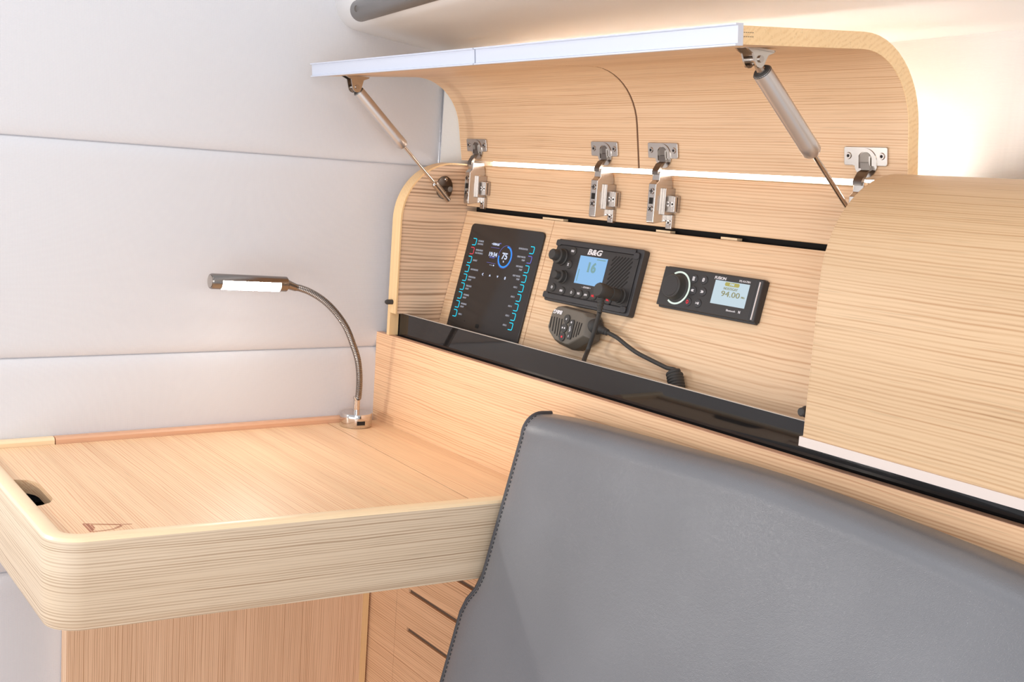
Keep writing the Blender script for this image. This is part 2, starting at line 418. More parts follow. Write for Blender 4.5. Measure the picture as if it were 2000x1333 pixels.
# =================================================================== OPEN LOCKER
XL, XR = -1.716, -0.805
lock = thing('wall_locker', (-1.25, 1.14, -0.29), 'open oak wall locker with raised lid holding the instrument panel', 'locker')
def end_profile(r, cy=1.105, cz=-0.083, ybk=1.158, top=None):
    return arc(cy, cz, r, 180, 90, 14) + [(ybk, cz + r)]
pr = end_profile(0.103)
poly = [(1.024, -0.40), (1.024, -0.2475), (1.002, -0.2475)] + pr + [(1.158, -0.40)]
MB().prism([(a, c) for a, c in poly], XL - 0.0235, XL, 0).build('end_panel', 'oak_y', lock)
# pale solid edging along the front of the end panel
pin = arc(1.105, -0.083, 0.1032, 180, 90, 16); pout = arc(1.105, -0.083, 0.1062, 180, 90, 16)
poly = [(1.002 - 0.0002, -0.2475)] + pin + [(1.13, 0.0202), (1.13, 0.0232)] + list(reversed(pout)) + [(0.9988, -0.2475)]
MB().prism(poly, XL - 0.026, XL + 0.002, 0).build('end_edging', 'oak_edge_z', lock)
MB().box(XL - 0.026, XL - 0.0170, 0.9988, 1.0165, -0.2880, -0.2476).build('end_edging', 'oak_edge_z', lock)
# hinge rail
poly = rrect(-0.0518, 0.0215, 1.135, 1.152, 0.003, 3)
MB().box(XL, XR + 0.01, 1.135, 1.152, -0.0518, 0.0215).build('hinge_rail', 'oak_x', lock, bevel=0.002)
MB().box(XL, XR + 0.01, 1.1345, 1.1535, 0.0216, 0.0226).build('rail_top_edge', 'oak_edge', lock)
# instrument panels (tilted)
def ppanel(x0, x1, v0, v1, w0, w1, name, m, parent, bevel=0.0):
    return MB(PM).box(x0, x1, v0, v1, w0, w1).build(name, m, parent, bevel=bevel)
xs = -1.4565
ppanel(XL + 0.001, xs - 0.0007, -0.30, 0.0, -0.014, 0, 'instrument_panel', 'oak_x', lock, 0.0006)
ppanel(xs + 0.0007, XR, -0.30, 0.0, -0.014, 0, 'instrument_panel', 'oak_x', lock, 0.0006)
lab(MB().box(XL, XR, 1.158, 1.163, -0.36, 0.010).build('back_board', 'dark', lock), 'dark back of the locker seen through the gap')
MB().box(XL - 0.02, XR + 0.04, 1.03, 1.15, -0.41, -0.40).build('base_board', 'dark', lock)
MB().prism([(1.030, -0.40), (1.030, -0.26), (1.018, -0.2475)] + arc(1.108, -0.083, 0.090, 180, 90, 12) + [(1.150, 0.007), (1.150, -0.40)], XR, XR + 0.02, 0).build('divider', 'oak_y', lock)
# pale packing strips in the dark gap
for (pxa, pxb) in ((1052, 1108), (1268, 1330), (1505, 1545)):
    a = on((pxa, 424), 1, 1.139).x; c = on((pxb, 424), 1, 1.139).x
for (xa, xb) in ((-1.495, -1.44), (-1.22, -1.19), (-1.09, -1.06)):
    MB().box(xa, xb, 1.142, 1.152, -0.0600, -0.0568).build('packing_strip', 'oak_edge', lock)
# LED strip behind the rail
o = MB().box(-1.778, XR - 0.01, 1.1632, 1.1660, 0.011, 0.040).build('light_strip', 'ledstrip', lock); lab(o, 'glowing white light strip in the hinge slot')
# rubber buffers
o = MB().lathe(on((776, 590), 0, -1.728) , Vector(on((776, 590), 0, -1.728)) + Vector((0, -0.024, 0.0)), [(0.0062, 0), (0.0062, 0.3), (0.0045, 0.38), (0.0045, 0.85), (0.003, 1)], 16).build('buffer', 'rubber', lock); lab(o, 'black rubber door buffer')

# --- raised doors: bent section, hinged at the back
def bend(r0, n=12):
    # inner path: leg, arc, flange
    P1 = Vector((1.116, 0.090)); P2 = Vector((1.030, 0.166)); u1 = Vector((-0.17, 0.985)).normalized(); u2 = Vector((-0.995, -0.098)).normalized()
    n1 = Vector((-u1.y, u1.x)); # left normal of travel = towards the inside
    # corner
    den = u1.x * u2.y - u1.y * u2.x
    d = P2 - P1; tt = (d.x * u2.y - d.y * u2.x) / den; Cn = P1 + u1 * tt
    th = math.acos(max(-1, min(1, u1.dot(u2)))); R = 0.088; T = R * math.tan(th / 2)
    S = Cn - u1 * T; ctr = S + n1 * R
    a0 = math.atan2((S - ctr).y, (S - ctr).x)
    inner = [(1.1265, 0.0295)]; outer = []
    pts = [ctr + Vector((math.cos(a0 + th * k / n), math.sin(a0 + th * k / n))) * R for k in range(n + 1)]
    pto = [ctr + Vector((math.cos(a0 + th * k / n), math.sin(a0 + th * k / n))) * (R + 0.018) for k in range(n + 1)]
    start = Vector((1.1265, 0.0295)); end = Vector((0.835, 0.1468))
    no = -n1
    n2 = Vector((-u2.y, u2.x)); no2 = -n2
    inner = [start] + pts + [end]; outer = [start + no * 0.018] + pto + [end + no2 * 0.018]
    return [(p.x, p.y) for p in inner], [(p.x, p.y) for p in outer], u2, no2
inn, out, u2, no2 = bend(0.088)
XS = -1.2515
def door(x0, x1):
    mb = MB().strip(inn, x0 + (0.0012 if x0 < XS - 0.1 else 0.0010), x1 - (0.0012 if x1 > XS + 0.1 else 0.0010), 0, out)
    return mb.build('door', 'oak_x', lock)
doors = []
for x0, x1 in ((-1.728, XS - 0.001), (XS + 0.001, XR + 0.012)):
    d = door(x0, x1); doors.append(d)
    for xe, sgn in ((x0, 1), (x1, -1)):
        if abs(xe - XS) < 0.01: continue
        lo, hi = (xe, xe + 0.0011) if sgn > 0 else (xe - 0.0011, xe)
        e = MB().strip(inn, lo, hi, 0, out).build('side_edging', 'oak_diag', d)
    # aluminium channel on the front edge
    E = Vector((0.835, 0.1468)); U = Vector(u2).normalized(); Nn = Vector(no2)
    def Q(a, c): p = E + U * a + Nn * c; return (p.x, p.y)
    poly = [Q(0, -0.0012), Q(0.0105, -0.0012), Q(0.0105, 0.0004), Q(0.0075, 0.0012), Q(0.0075, 0.0178), Q(0.0105, 0.0186), Q(0.0105, 0.0202), Q(0, 0.0202)]
    xa = x0 - (0.004 if x0 < -1.5 else -0.0004); xb = x1 + (0.001 if x1 > -1 else -0.0004)
    e = MB().prism(poly, xa, xb, 0).build('metal_edge', 'alu', d); lab(e, 'pale blue-white aluminium channel')
lab(MB().strip([(a + 0.0010, c + 0.0006) for a, c in inn[:-2]], XS - 0.0024, XS + 0.0024, 0, [(a + 0.010, c + 0.006) for a, c in inn[:-2]]).build('seam_gap_strip', 'seam', lock), 'dark strip added in the gap between the two door leaves')  # brown strip added to make the open gap between the leaves dark
lab(doors[0], 'shorter left leaf of the raised door'); lab(doors[1], 'longer right leaf of the raised door')
# end grain dowel mark on the right edge
E = Vector((0.835, 0.1468)); U = Vector(u2).normalized(); Nn = Vector(no2)
mb = MB()
xm = XR + 0.012
for k in range(5):
    for cc in (0.0072, 0.0112):
        a0 = -0.0015 - k * 0.003
        ps = [E + U * (a0) + Nn * cc, E + U * (a0 - 0.0018) + Nn * cc, E + U * (a0 - 0.0018) + Nn * (cc + 0.0006), E + U * a0 + Nn * (cc + 0.0006)]
        mb.prism([(p.x, p.y) for p in ps], xm, xm + 0.0003, 0)
mb.build('joint_mark', 'slot', doors[1])

# --- hinges
def lid_pt(z):   # inner face of the hinge leg
    tt = (z - 0.0295) / (0.090 - 0.0295); return 1.1265 + (1.116 - 1.1265) * tt
def make_hinge(x, parent):
    zc = 0.0565; y = lid_pt(zc)
    # leg frame: a = x, b = up the leg, c = out (towards the room)
    up = Vector((0, -0.171, 0.985)).normalized(); outv = Vector((0, -up.z, up.y)); O = Vector((x, y, zc))
    F = Matrix(((1, up.x, outv.x, O.x), (0, up.y, outv.y, O.y), (0, up.z, outv.z, O.z), (0, 0, 0, 1)))
    body = MB()
    bx = x + 0.004     # body in front of the rail
    # u-shaped arm housing, narrow front, deep sides
    pr = [(1.1345, -0.042), (1.103, -0.047), (1.1015, -0.044), (1.1015, 0.009), (1.107, 0.014), (1.107, 0.026), (1.1300, 0.026), (1.1345, 0.010)]
    body.prism(pr, bx - 0.0075, bx + 0.0075, 0)
    h = body.build('hinge', 'nickel', parent, bevel=0.001)
    # housing details
    for zz in (-0.0015, -0.0265): MB().cyl((bx, 1.1018, zz), (bx, 1.1003, zz), 0.0045, 0.0045, 18).build('screw', 'steel', h)
    for zc2, rr in ((-0.0015, 0), (-0.0265, PI / 4)):
        x1 = MB()
        for k in range(2):
            an = rr + k * PI / 2; dx, dz = math.cos(an), math.sin(an); px_, pz_ = -dz, dx
            a = 0.0034; w = 0.0006
            x1.prism([(bx + dx * a + px_ * w, zc2 + dz * a + pz_ * w), (bx - dx * a + px_ * w, zc2 - dz * a + pz_ * w), (bx - dx * a - px_ * w, zc2 - dz * a - pz_ * w), (bx + dx * a - px_ * w, zc2 + dz * a - pz_ * w)], 1.0999, 1.1005, 1)
        x1.build('screw_recess', 'dark', h)
    x1 = MB().box(bx - 0.0035, bx + 0.0035, 1.1008, 1.1016, -0.0195, -0.0105)
    x1.build('slot', 'dark', h)
    rg = MB()
    for k in range(5): rg.box(bx - 0.006, bx + 0.004, 1.1012 + 0.0001, 1.1020, -0.0345 - 0.0024 * k, -0.0337 - 0.0024 * k)
    rg.build('ribs', 'steel', h)
    # mounting plate: wing to the right and foot below
    w = MB().box(bx + 0.0070, bx + 0.0135, 1.116, 1.1348, -0.034, 0.004).box(bx + 0.0130, bx + 0.0255, 1.1270, 1.1348, -0.030, -0.006)
    w.box(bx + 0.0225, bx + 0.0255, 1.1235, 1.1300, -0.029, -0.007)
    w.box(bx + 0.0055, bx + 0.0175, 1.128, 1.1348, -0.0535, -0.033)
    w.build('mounting_plate', 'steel', h, bevel=0.0008)
    for (xx, yy, zz, r_) in ((bx + 0.0180, 1.1274, -0.018, 0.0034), (bx + 0.012, 1.1282, -0.0445, 0.0036)):
        MB().cyl((xx, yy, zz), (xx, yy - 0.0014, zz), r_, r_, 14).build('plate_screw', 'chrome', h)
        MB().cyl((xx, yy - 0.0012, zz), (xx, yy - 0.0016, zz), 0.0017, 0.0017, 8).build('screw_recess', 'dark', h)
    # cup flange
    W, H = 0.0305, 0.0115
    p = MB(F)
    cut = arc(0, -0.0055, 0.0175, 0, 180, 14)
    p.prism(rrect(-W, W, -H + 0.001, H, 0.0022), 0.0002, 0.0030, 2)
    fl = p.build('cup_plate', 'nickel', h, bevel=0.0006)
    c1 = MB(F)
    # raised half ring and the round cup below the plate
    A = [(0.0165, -0.0105)] + arc(0, -0.0065, 0.0165, 0, 180, 20) + [(-0.0165, -0.0105)]
    B = [(0.0098, -0.0105)] + arc(0, -0.0035, 0.0098, 0, 180, 16) + [(-0.0098, -0.0105)]
    c1.strip(A, 0.0030, 0.0040, 2, B)
    c1.build('cup_rim', 'nickel', h)
    c4 = MB(F); c4.prism(arc(0, -0.0085, 0.0160, 186, 354, 18), 0.0002, 0.0022, 2); c4.build('cup_disc', 'nickel', h)
    c2 = MB(F); c2.prism([(0.0085, -0.0135)] + arc(0, -0.0030, 0.0085, 0, 180, 14) + [(-0.0085, -0.0135)], 0.0031, 0.0036, 2); lab(c2.build('cup_recess', 'nickel_d', h), 'dark open cup')
    for xx in (-0.0080, 0.0080): MB(F).box(xx - 0.0008, xx + 0.0008, -0.0135, 0.001, 0.0036, 0.0058).build('cup_cheek', 'nickel', h)
    for xx in (-0.0235, 0.0235):
        MB(F).cyl((xx, 0.001, 0.003), (xx, 0.001, 0.0043), 0.0042, 0.0036, 18).build('plate_screw', 'steel', h)
        MB(F).cyl((xx, 0.001, 0.0043), (xx, 0.001, 0.0046), 0.0020, 0.0020, 6).build('screw_recess', 'dark', h)
    # arm: bent band from the cup down to the housing
    path = [Vector((x + 0.001, lid_pt(0.048) - 0.0050, 0.0490)), Vector((x + 0.0035, lid_pt(0.041) - 0.0062, 0.0405)), Vector((x + 0.0035, 1.1120, 0.0375)), Vector((bx - 0.0010, 1.1060, 0.0275)), Vector((bx - 0.0010, 1.1062, 0.0220))]
    a = MB(); hw = 0.0062
    rows = [[q + Vector((-hw, -0.001, 0)), q + Vector((hw, -0.001, 0)), q + Vector((hw, 0.0045, 0.001)), q + Vector((-hw, 0.0045, 0.001)), q + Vector((-hw, -0.001, 0))] for q in path]
    a.grid(rows, False); a.build('arm', 'nickel_d', h)
    return h
for hx in (-1.672, -1.325, -1.1965, -0.850):
    make_hinge(hx, lock)

# --- gas struts
def strut(top, j, k, low, X, parent, br=0.0095, rodr=0.0028, fitting=True):
    T = Vector(on(top, 0, X)); J = Vector(on(j, 0, X)); K = Vector(on(k, 0, X)); Lw = Vector(on(low, 0, X))
    d = (Lw - T).normalized()
    J = T + d * (J - T).dot(d); K = T + d * (K - T).dot(d)
    L = (K - J).length
    s_ = MB().lathe(J, K, [(br * 0.93, 0), (br, 0.015), (br, 0.86), (br * 1.02, 0.865), (br * 1.02, 0.97), (br * 0.8, 1.0)], 26).build('gas_strut', 'strut', parent)
    cp = MB().lathe(J - d * 0.0015, J + d * 0.001, [(br * 0.8, 0), (br, 1)], 24).build('end_cap', 'rubber', s_)
    MB().cyl(K - d * 0.004, Lw, rodr, rodr, 14).build('rod', 'chrome', s_)
    eye = MB().tube([J + d * 0.001, J - d * 0.006, J - d * 0.012], 0.0045, 10, [0.0055, 0.0045, 0.0038])
    eye.build('eye', 'steel', s_)
    # forked bracket on the flange
    fz = 0.1468 - 0.0985 * (0.835 - T.y) * -1
    fz = 0.1468 + (T.y - 0.835) * 0.0985 - 0.0006
    b_ = MB(); R = 0.0225
    Hh = fz - T.z + 0.006
    for sx in (-1, 1):
        xx = X + sx * 0.0075
        prf = [(T.y - R, fz), (T.y + R, fz), (T.y + R - 0.002, fz - 0.0022), (T.y + 0.0115, fz - 0.006), (T.y + 0.0080, T.z - 0.002)] + [(T.y + 0.0075 * math.cos(math.radians(a)), T.z - 0.002 - 0.007 * math.sin(math.radians(a))) for a in (30, 60, 90, 120, 150)] + [(T.y - 0.0080, T.z - 0.002), (T.y - 0.0115, fz - 0.006), (T.y - R + 0.002, fz - 0.0022)]
        b_.prism(prf, xx - 0.0011, xx + 0.0011, 0)
    b_.prism(rrect(X - 0.011, X + 0.011, T.y - R, T.y + R, 0.006), fz - 0.0020, fz - 0.0001, 2)
    bb = b_.build('bracket', 'nickel', s_)
    MB().cyl((X - 0.010, T.y, T.z), (X + 0.0105, T.y, T.z), 0.0036, 0.0036, 16).build('pin', 'steel', s_)
    if fitting:
        f_ = MB().lathe(Lw - d * 0.004, Lw + d * 0.040, [(0.0040, 0), (0.0062, 0.06), (0.0062, 0.72), (0.0048, 0.74), (0.0048, 1.0)], 20).build('end_fitting', 'nickel', s_)
        c_ = Vector(on((868, 369), 0, XL + 0.002))
        m_ = MB().prism([(c_.y + a, c_.z + c) for a, c in arc(0, 0.002, 0.0165, 0, 360, 26, 0.0205)[:-1]], XL + 0.0002, XL + 0.0035, 0)
        m_.cyl((XL + 0.003, c_.y, c_.z), (X, c_.y, c_.z), 0.006, 0.005, 16)
        m_.build('wall_plate', 'nickel_d', s_)
        for dz in (0.015, -0.013): MB().lathe((XL + 0.003, c_.y + 0.001, c_.z + 0.002 + dz), (XL + 0.0062, c_.y + 0.001, c_.z + 0.002 + dz), [(0.0036, 0), (0.0032, 0.6), (0.0015, 1)], 14).build('plate_screw', 'chrome', s_)
    else:
        MB().lathe(Lw - d * 0.004, Lw + d * 0.02, [(0.0040, 0), (0.0055, 0.1), (0.0055, 1)], 16).build('end_fitting', 'nickel', s_)
    return s_
o = strut((693, 170), (697, 181), (791, 283), (850, 360), -1.695, lock); lab(o, 'small gas strut holding the left leaf')
o = strut((1473, 116), (1487, 141), (1587, 302), (1660, 414), -0.832, lock, br=0.0105, fitting=False); lab(o, 'gas strut holding the right leaf')

# =================================================================== CLOSED LOCKER ON THE RIGHT
t2 = thing('wall_locker', (-0.3, 1.08, -0.29), 'closed oak wall locker with curved front and metal bottom edge at right', 'locker')
po = [(0.980, -0.2625)] + arc(1.100, -0.083, 0.120, 180, 90, 18) + [(1.20, 0.037)]
pi_ = [(0.998, -0.2625)] + arc(1.100, -0.083, 0.102, 180, 90, 18) + [(1.20, 0.019)]
dr = MB().strip(po, -0.7835, 0.35, 0, pi_).build('door', 'oak_door', t2)
MB().strip(po, -0.7850, -0.7836, 0, pi_).build('side_edging', 'oak_door', dr)
o = MB().box(-0.788, 0.35, 0.9775, 0.999, -0.2665, -0.2560).build('metal_edge', 'alu_w', dr); lab(o, 'pale satin metal bottom edge')
poly = [(1.002, -0.39), (1.002, -0.083)] + arc(1.105, -0.083, 0.100, 180, 90, 12) + [(1.155, 0.017), (1.155, -0.39)]
poly = [(1.024, -0.39), (1.024, -0.2475), (1.002, -0.2475)] + arc(1.105, -0.083, 0.100, 180, 90, 12) + [(1.155, 0.017), (1.155, -0.39)]
MB().prism(poly, XR + 0.0215, XR + 0.040, 0).build('end_panel', 'oak_y', t2)
MB().box(XR + 0.0405, 0.35, 1.152, 1.158, -0.39, 0.018).build('back_board', 'oak_x', t2)
q = Vector(on((1574, 805), 1, 1.0)); q.x = XR + 0.027
MB().box(XR + 0.0215, XR + 0.0213, 1, 1, 0, 0)
lab(MB().box(-0.76, 0.3, 1.170, 1.185, 0.0155, 0.0185).build('light_strip', 'ledstrip', t2), 'unseen glowing strip added behind the locker top to brighten hull and soffit')  # hidden emitter added to lift the hull side and soffit
bq = Vector(on((1570, 805), 0, XR + 0.0060))
o = MB().lathe((bq.x, 1.0015, bq.z), (bq.x, 0.9885, bq.z), [(0.0066, 0), (0.0066, 0.35), (0.0055, 0.5), (0.005, 0.9), (0.0035, 1)], 16).build('buffer', 'rubber', lock); lab(o, 'black rubber door buffer')

# =================================================================== CHART TABLE
tb = thing('chart_table', (-1.5, 0.65, -0.557), 'oak chart table with rounded corner, deep apron and finger hole in its lid', 'table')
def xf(y): return -1.295 + 0.105 * (y - 0.318)
Y0, YE, ZB, ZT = 0.318, 0.9995, -0.557, -0.449
A = math.degrees(math.atan(0.105))
def outline(d, r, n=10, yend=YE):
    """front-left outline inset by d; goes from the bulkhead along the left side, round the corner and along the front"""
    y0 = Y0 + d; xc = lambda y: xf(y) - d
    cyy = y0 + r; cxx = xc(cyy) - r
    pts = [(-1.779, y0)]
    pts += [(cxx + r * math.cos(math.radians(a)), cyy + r * math.sin(math.radians(a))) for a in [-90 + (90 - A) * k / n for k in range(n + 1)]]
    pts.append((xc(yend), yend)); return pts
# apron: outer wall with softened top and bottom edges, swept along the outline
secs = [(0.020, ZT + 0.0005), (0.0205, ZT + 0.0045), (0.017, ZT + 0.0063), (0.006, ZT + 0.0060), (0.0025, ZT + 0.0045), (0.0005, ZT + 0.0010), (0.0, ZT - 0.006),
        (0.0, ZB + 0.012), (0.002, ZB + 0.005), (0.006, ZB + 0.001), (0.012, ZB), (0.0195, ZB), (0.0195, ZB + 0.02)]
def sweep(secs, r0, yend=YE):
    rows = []
    for d, z in secs: rows.append([(x, y, z) for x, y in outline(d, max(0.012, r0 - d), 12, yend)])
    return rows
MB().grid(sweep(secs[5:], 0.046), True).build('apron', 'oak_h', tb)
MB().grid(sweep(secs[:6], 0.046), True).build('rim', 'oak_edge', tb)
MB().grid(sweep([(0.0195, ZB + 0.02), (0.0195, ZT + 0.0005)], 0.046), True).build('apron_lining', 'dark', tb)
ins = outline(0.0215, 0.024, 8)
# under board
pl = outline(0.004, 0.042, 10); MB().prism(pl + [(-1.779, YE)], ZB + 0.0005, ZB + 0.012, 2).build('bottom_board', 'oak_h', tb)
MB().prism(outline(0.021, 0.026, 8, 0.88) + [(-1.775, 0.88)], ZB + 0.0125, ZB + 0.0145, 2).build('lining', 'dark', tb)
# lid with finger hole
yl = Y0 + 0.0215
def jy(x): return 0.900 - 0.049 * (x + 1.73)
lidp = [p for p in ins[1:-1]]
hx0, hx1, hd = -1.588, -1.455, 0.028
hole = [(hx0, yl)] + [(hx0 + 0.012 * 0 + 0.004, yl + 0.010), (hx0 + 0.010, yl + 0.020), (hx0 + 0.022, yl + hd - 0.002), (hx0 + 0.034, yl + hd), (hx1 - 0.034, yl + hd), (hx1 - 0.020, yl + hd - 0.002), (hx1 - 0.009, yl + 0.020), (hx1 - 0.003, yl + 0.010), (hx1, yl)]
e_front = [(xf(0.88) - 0.0215, jy(xf(0.88)) - 0.0009)]
poly = [(-1.7625, yl)] + hole + lidp + e_front + [(-1.7625, jy(-1.7625) - 0.0009)]
MB().prism(poly, ZT - 0.019, ZT, 2).build('lid', 'oak_top', tb)
poly = [(-1.7625, jy(-1.7625) + 0.0009), (xf(0.88) - 0.0215, jy(xf(0.88)) + 0.0009), (xf(YE) - 0.0215, YE), (-1.7625, YE)]
MB().prism(poly, ZT - 0.019, ZT, 2).build('fixed_top', 'oak_top', tb)
lab(MB().prism([(-1.7625, jy(-1.7625) - 0.0009), (xf(0.88) - 0.0215, jy(xf(0.88)) - 0.0009), (xf(0.88) - 0.0215, jy(xf(0.88)) + 0.0009), (-1.7625, jy(-1.7625) + 0.0009)], ZT - 0.019, ZT - 0.0008, 2).build('lid_joint', 'seam', tb), 'fine dark joint between the lid and the fixed top')
# back trim against the bulkhead
prt = [(-1.779, ZT - 0.019), (-1.779, ZT + 0.0085), (-1.7765, ZT + 0.0105), (-1.767, ZT + 0.0100), (-1.7635, ZT + 0.0065), (-1.7635, ZT - 0.019)]
MB().prism([(a, c) for a, c in prt], 0, 0.001, 1)
def trim(y0, y1, m, name='back_trim'):
    mb = MB(); mb.prism(prt, y0, y1, 1); return mb.build(name, m, tb, bevel=0.0005)
trim(Y0 + 0.003, 0.4395, 'oak_edge'); trim(0.4410, 0.985, 'oak_trim')
# burnt-in sailing-boat mark
mk = MB()
def tp(px, py): q = on((px, py), 2, ZT); return Vector((q.x, q.y))
def line(a, b_, w):
    a = tp(*a); b_ = tp(*b_); d = (b_ - a).normalized(); n = Vector((-d.y, d.x)) * w / 2
    mk.prism([tuple(a + n), tuple(b_ + n), tuple(b_ - n), tuple(a - n)], ZT + 0.0001, ZT + 0.0003, 2)
line((162.3, 1024), (177.5, 1039.8), 0.0022); line((168, 1024), (181, 1037.5), 0.0016); line((171, 1024), (182.5, 1036), 0.0022); line((178, 1025.5), (184.8, 1032.6), 0.0016)
line((162, 1023.7), (240, 1025), 0.0007); line((240, 1025), (258, 1024.3), 0.0012); line((178, 1025.5), (236, 1025.8), 0.0006)
for (a, c) in (((238.5, 1027.5), (234, 1030)), ((234, 1030), (228, 1032.4)), ((228, 1032.4), (214, 1035.5)), ((214, 1035.5), (198, 1037.6)), ((198, 1037.6), (179, 1039.3)), ((236, 1027), (229, 1030)), ((229, 1030), (224, 1031.6)), ((238.5, 1027.5), (234, 1026.6))): line(a, c, 0.0009)
lab(mk.build('boat_mark', 'burn', tb), 'burnt outline of a sailing yacht')

# =================================================================== CABINETS BELOW
t = thing('bulkhead_panel', (-1.76, 0.72, -1.2), 'oak panel with upright grain on the bulkhead under the chart table', 'panel')
MB().box(-1.7785, -1.7486, 0.457, 0.9830, -1.2, -0.5620).build('board', 'oak_z', t)
MB().box(-1.7785, -1.7470, 0.9833, 0.9950, -1.2, -0.5620).build('corner_post', 'oak_edge_z', t)
t = thing('side_cabinet', (-1.2, 1.0, -1.2), 'low oak cabinet front with dark pull slots, under the ledge beside the cushion', 'cabinet')
MB().box(-1.7785, -1.6560, 0.9995, 1.03, -1.2, -0.4500).build('end_stile', 'oak_low', t)
for z0, z1 in ((-1.2, -0.7990), (-0.7915, -0.7280), (-0.7205, -0.6580), (-0.6505, -0.4500)):
    MB().box(-1.6550, 0.35, 0.9995, 1.03, z0, z1).build('slat_front', 'oak_low', t)
MB().box(-1.6550, -1.6165, 0.9998, 1.03, -0.7991, -0.6505).build('slot_stop', 'oak_low', t)
MB().box(-1.6165, 0.35, 1.0035, 1.03, -0.7989, -0.6506).build('slot_back', 'slot', t)

# =================================================================== CUSHION
ct = thing('backrest_cushion', (-0.8, 0.88, -0.95), 'large grey leather backrest cushion with dark piped left edge', 'cushion')
tops = [(-1.30, -0.330), (-1.24, -0.326), (-1.19, -0.3185), (-1.08, -0.3135), (-0.98, -0.310), (-0.82, -0.3035), (-0.68, -0.3075), (-0.53, -0.316), (-0.3, -0.335), (0.1, -0.37)]
def ztop(x):
    for (a, za), (c, zc) in zip(tops, tops[1:]):
        if x <= c:
            s_ = (x - a) / (c - a); return za + (zc - za) * s_
    return tops[-1][1]
def ztop_s(x): return (ztop(x - 0.05) + ztop(x) * 2 + ztop(x + 0.05)) / 4
def xleft(z):
    if z > -0.555: return -1.236
    if z < -0.61: return -1.262
    s_ = (-0.555 - z) / 0.055; s_ = s_ * s_ * (3 - 2 * s_); return -1.236 - 0.026 * s_
def yfront(z, x):
    return 0.914 + 0.257 * (z + 0.447)
def cush_section(u):
    """u 0..1 across; returns list of points round the top from front bottom to back"""
    pts = []
    xr = 0.10
    nz = 30
    x_ref = lerp(-1.236, xr, u); zt = ztop_s(x_ref)
    edge = min(1.0, (x_ref + 1.236) / 0.05)      # thinner, tighter at the piped edge
    puff = 0.012 * math.sqrt(max(0, 1 - (1 - edge) ** 2))
    rz = 0.030
    for k in range(nz + 1):
        z = lerp(-0.95, zt - rz, k / nz); x = lerp(xleft(z), xr, u)
        sag = 0.006 * math.sin((z + 0.3) * 9) * edge
        pts.append((x, yfront(z, x) - puff - 0.0 * sag, z))
    yf = yfront(zt - rz, 0) - puff; yb = 0.996; cy = yf + 0.030
    for k in range(1, 11):
        a = PI - PI / 2 * k / 10
        pts.append((lerp(xleft(zt), xr, u), cy + 0.030 * math.cos(a), zt - rz + rz * math.sin(a)))
    pts.append((lerp(xleft(zt), xr, u), yb - 0.01, zt - 0.001)); pts.append((lerp(xleft(zt), xr, u), yb, zt - 0.008)); pts.append((lerp(xleft(zt), xr, u), yb, -0.95))
    return pts
us = [0, 0.002, 0.006, 0.012, 0.02, 0.03, 0.045, 0.07] + [0.1 + 0.9 * k / 20 for k in range(21)]
rows = [cush_section(u) for u in us]
rows = [[(p[0] * 0.98, p[1] * 0.98, p[2] * 0.98) for p in r] for r in rows]
mb = MB().grid(rows, True); n0 = rows[0]; mb.add(n0, [tuple(range(len(n0)))], False)
mb.build('cover', 'leather', ct, sharp=50)
edge = [Vector(p) for p in rows[0][:-2]]
MB().tube([p + Vector((-0.0008, -0.0005, 0.0003)) for p in edge], 0.0035, 10).build('piping', 'piping', ct)
st = MB()
acc = 0; E2 = [Vector(p) for p in rows[2][:-3]]
tot = sum((E2[i + 1] - E2[i]).length for i in range(len(E2) - 1)); pos = 0.004
def along(pts, dd):
    for i in range(len(pts) - 1):
        l = (pts[i + 1] - pts[i]).length
        if dd <= l: return pts[i].lerp(pts[i + 1], dd / l)
        dd -= l
    return pts[-1]
while pos < tot - 0.01:
    a = along(E2, pos); c = along(E2, pos + 0.0035)
    off = Vector((0.0005, -0.0006, 0.0002))
    st.tube([a + off, c + off], 0.0006, 5); pos += 0.0062
o = st.build('stitching', 'thread', ct); o['kind'] = 'stuff'
t = thing('settee_base', (-0.5, 0.7, -1.2), 'oak settee base standing under the grey cushion', 'seat')
MB().box(-1.15, 0.35, 0.62, 0.99, -1.2, -0.955).build('box', 'oak_low', t)

# =================================================================== READING LAMP
lt = thing('reading_lamp', (-1.728, 0.935, ZT), 'chrome gooseneck reading lamp with lit tubular head on the chart table', 'lamp')
bc = Vector((-1.7325, 0.9405, ZT + 0.0005))
MB().lathe(bc, bc + Vector((0, 0, 0.024)), [(0.0275, 0), (0.0285, 0.06), (0.0285, 0.90), (0.0275, 1.0)], 48).build('base', 'chrome', lt)
tp_ = bc + Vector((0, 0, 0.024))
MB().lathe(tp_, tp_ + Vector((0.0, 0, 0.028)), [(0.0058, 0), (0.0058, 0.82), (0.0066, 0.84), (0.0066, 1.0)], 22).build('stem', 'chrome', lt)
gp = [tp_ + Vector((0, 0, 0.026))]
ctrl = [((700, 775), -1.728), ((702, 740), -1.725), ((699, 705), -1.722), ((690, 675), -1.719), ((676, 640), -1.716), ((656, 611), -1.713), ((633, 588), -1.710), ((608, 572), -1.707), ((588, 564), -1.705), ((576, 561.5), -1.704)]
raw = [tuple(gp[0])] + [tuple(on(p, 0, X)) for p, X in ctrl]
raw = [Vector(p) for p in raw]
def catmull(P, n):
    out_ = []
    for i in range(len(P) - 1):
        p0 = P[max(i - 1, 0)]; p1 = P[i]; p2 = P[i + 1]; p3 = P[min(i + 2, len(P) - 1)]
        for k in range(n):
            t_ = k / n; out_.append(0.5 * ((2 * p1) + (-p0 + p2) * t_ + (2 * p0 - 5 * p1 + 4 * p2 - p3) * t_ ** 2 + (-p0 + 3 * p1 - 3 * p2 + p3) * t_ ** 3))
    out_.append(P[-1]); return out_
sm = catmull(raw, 40)
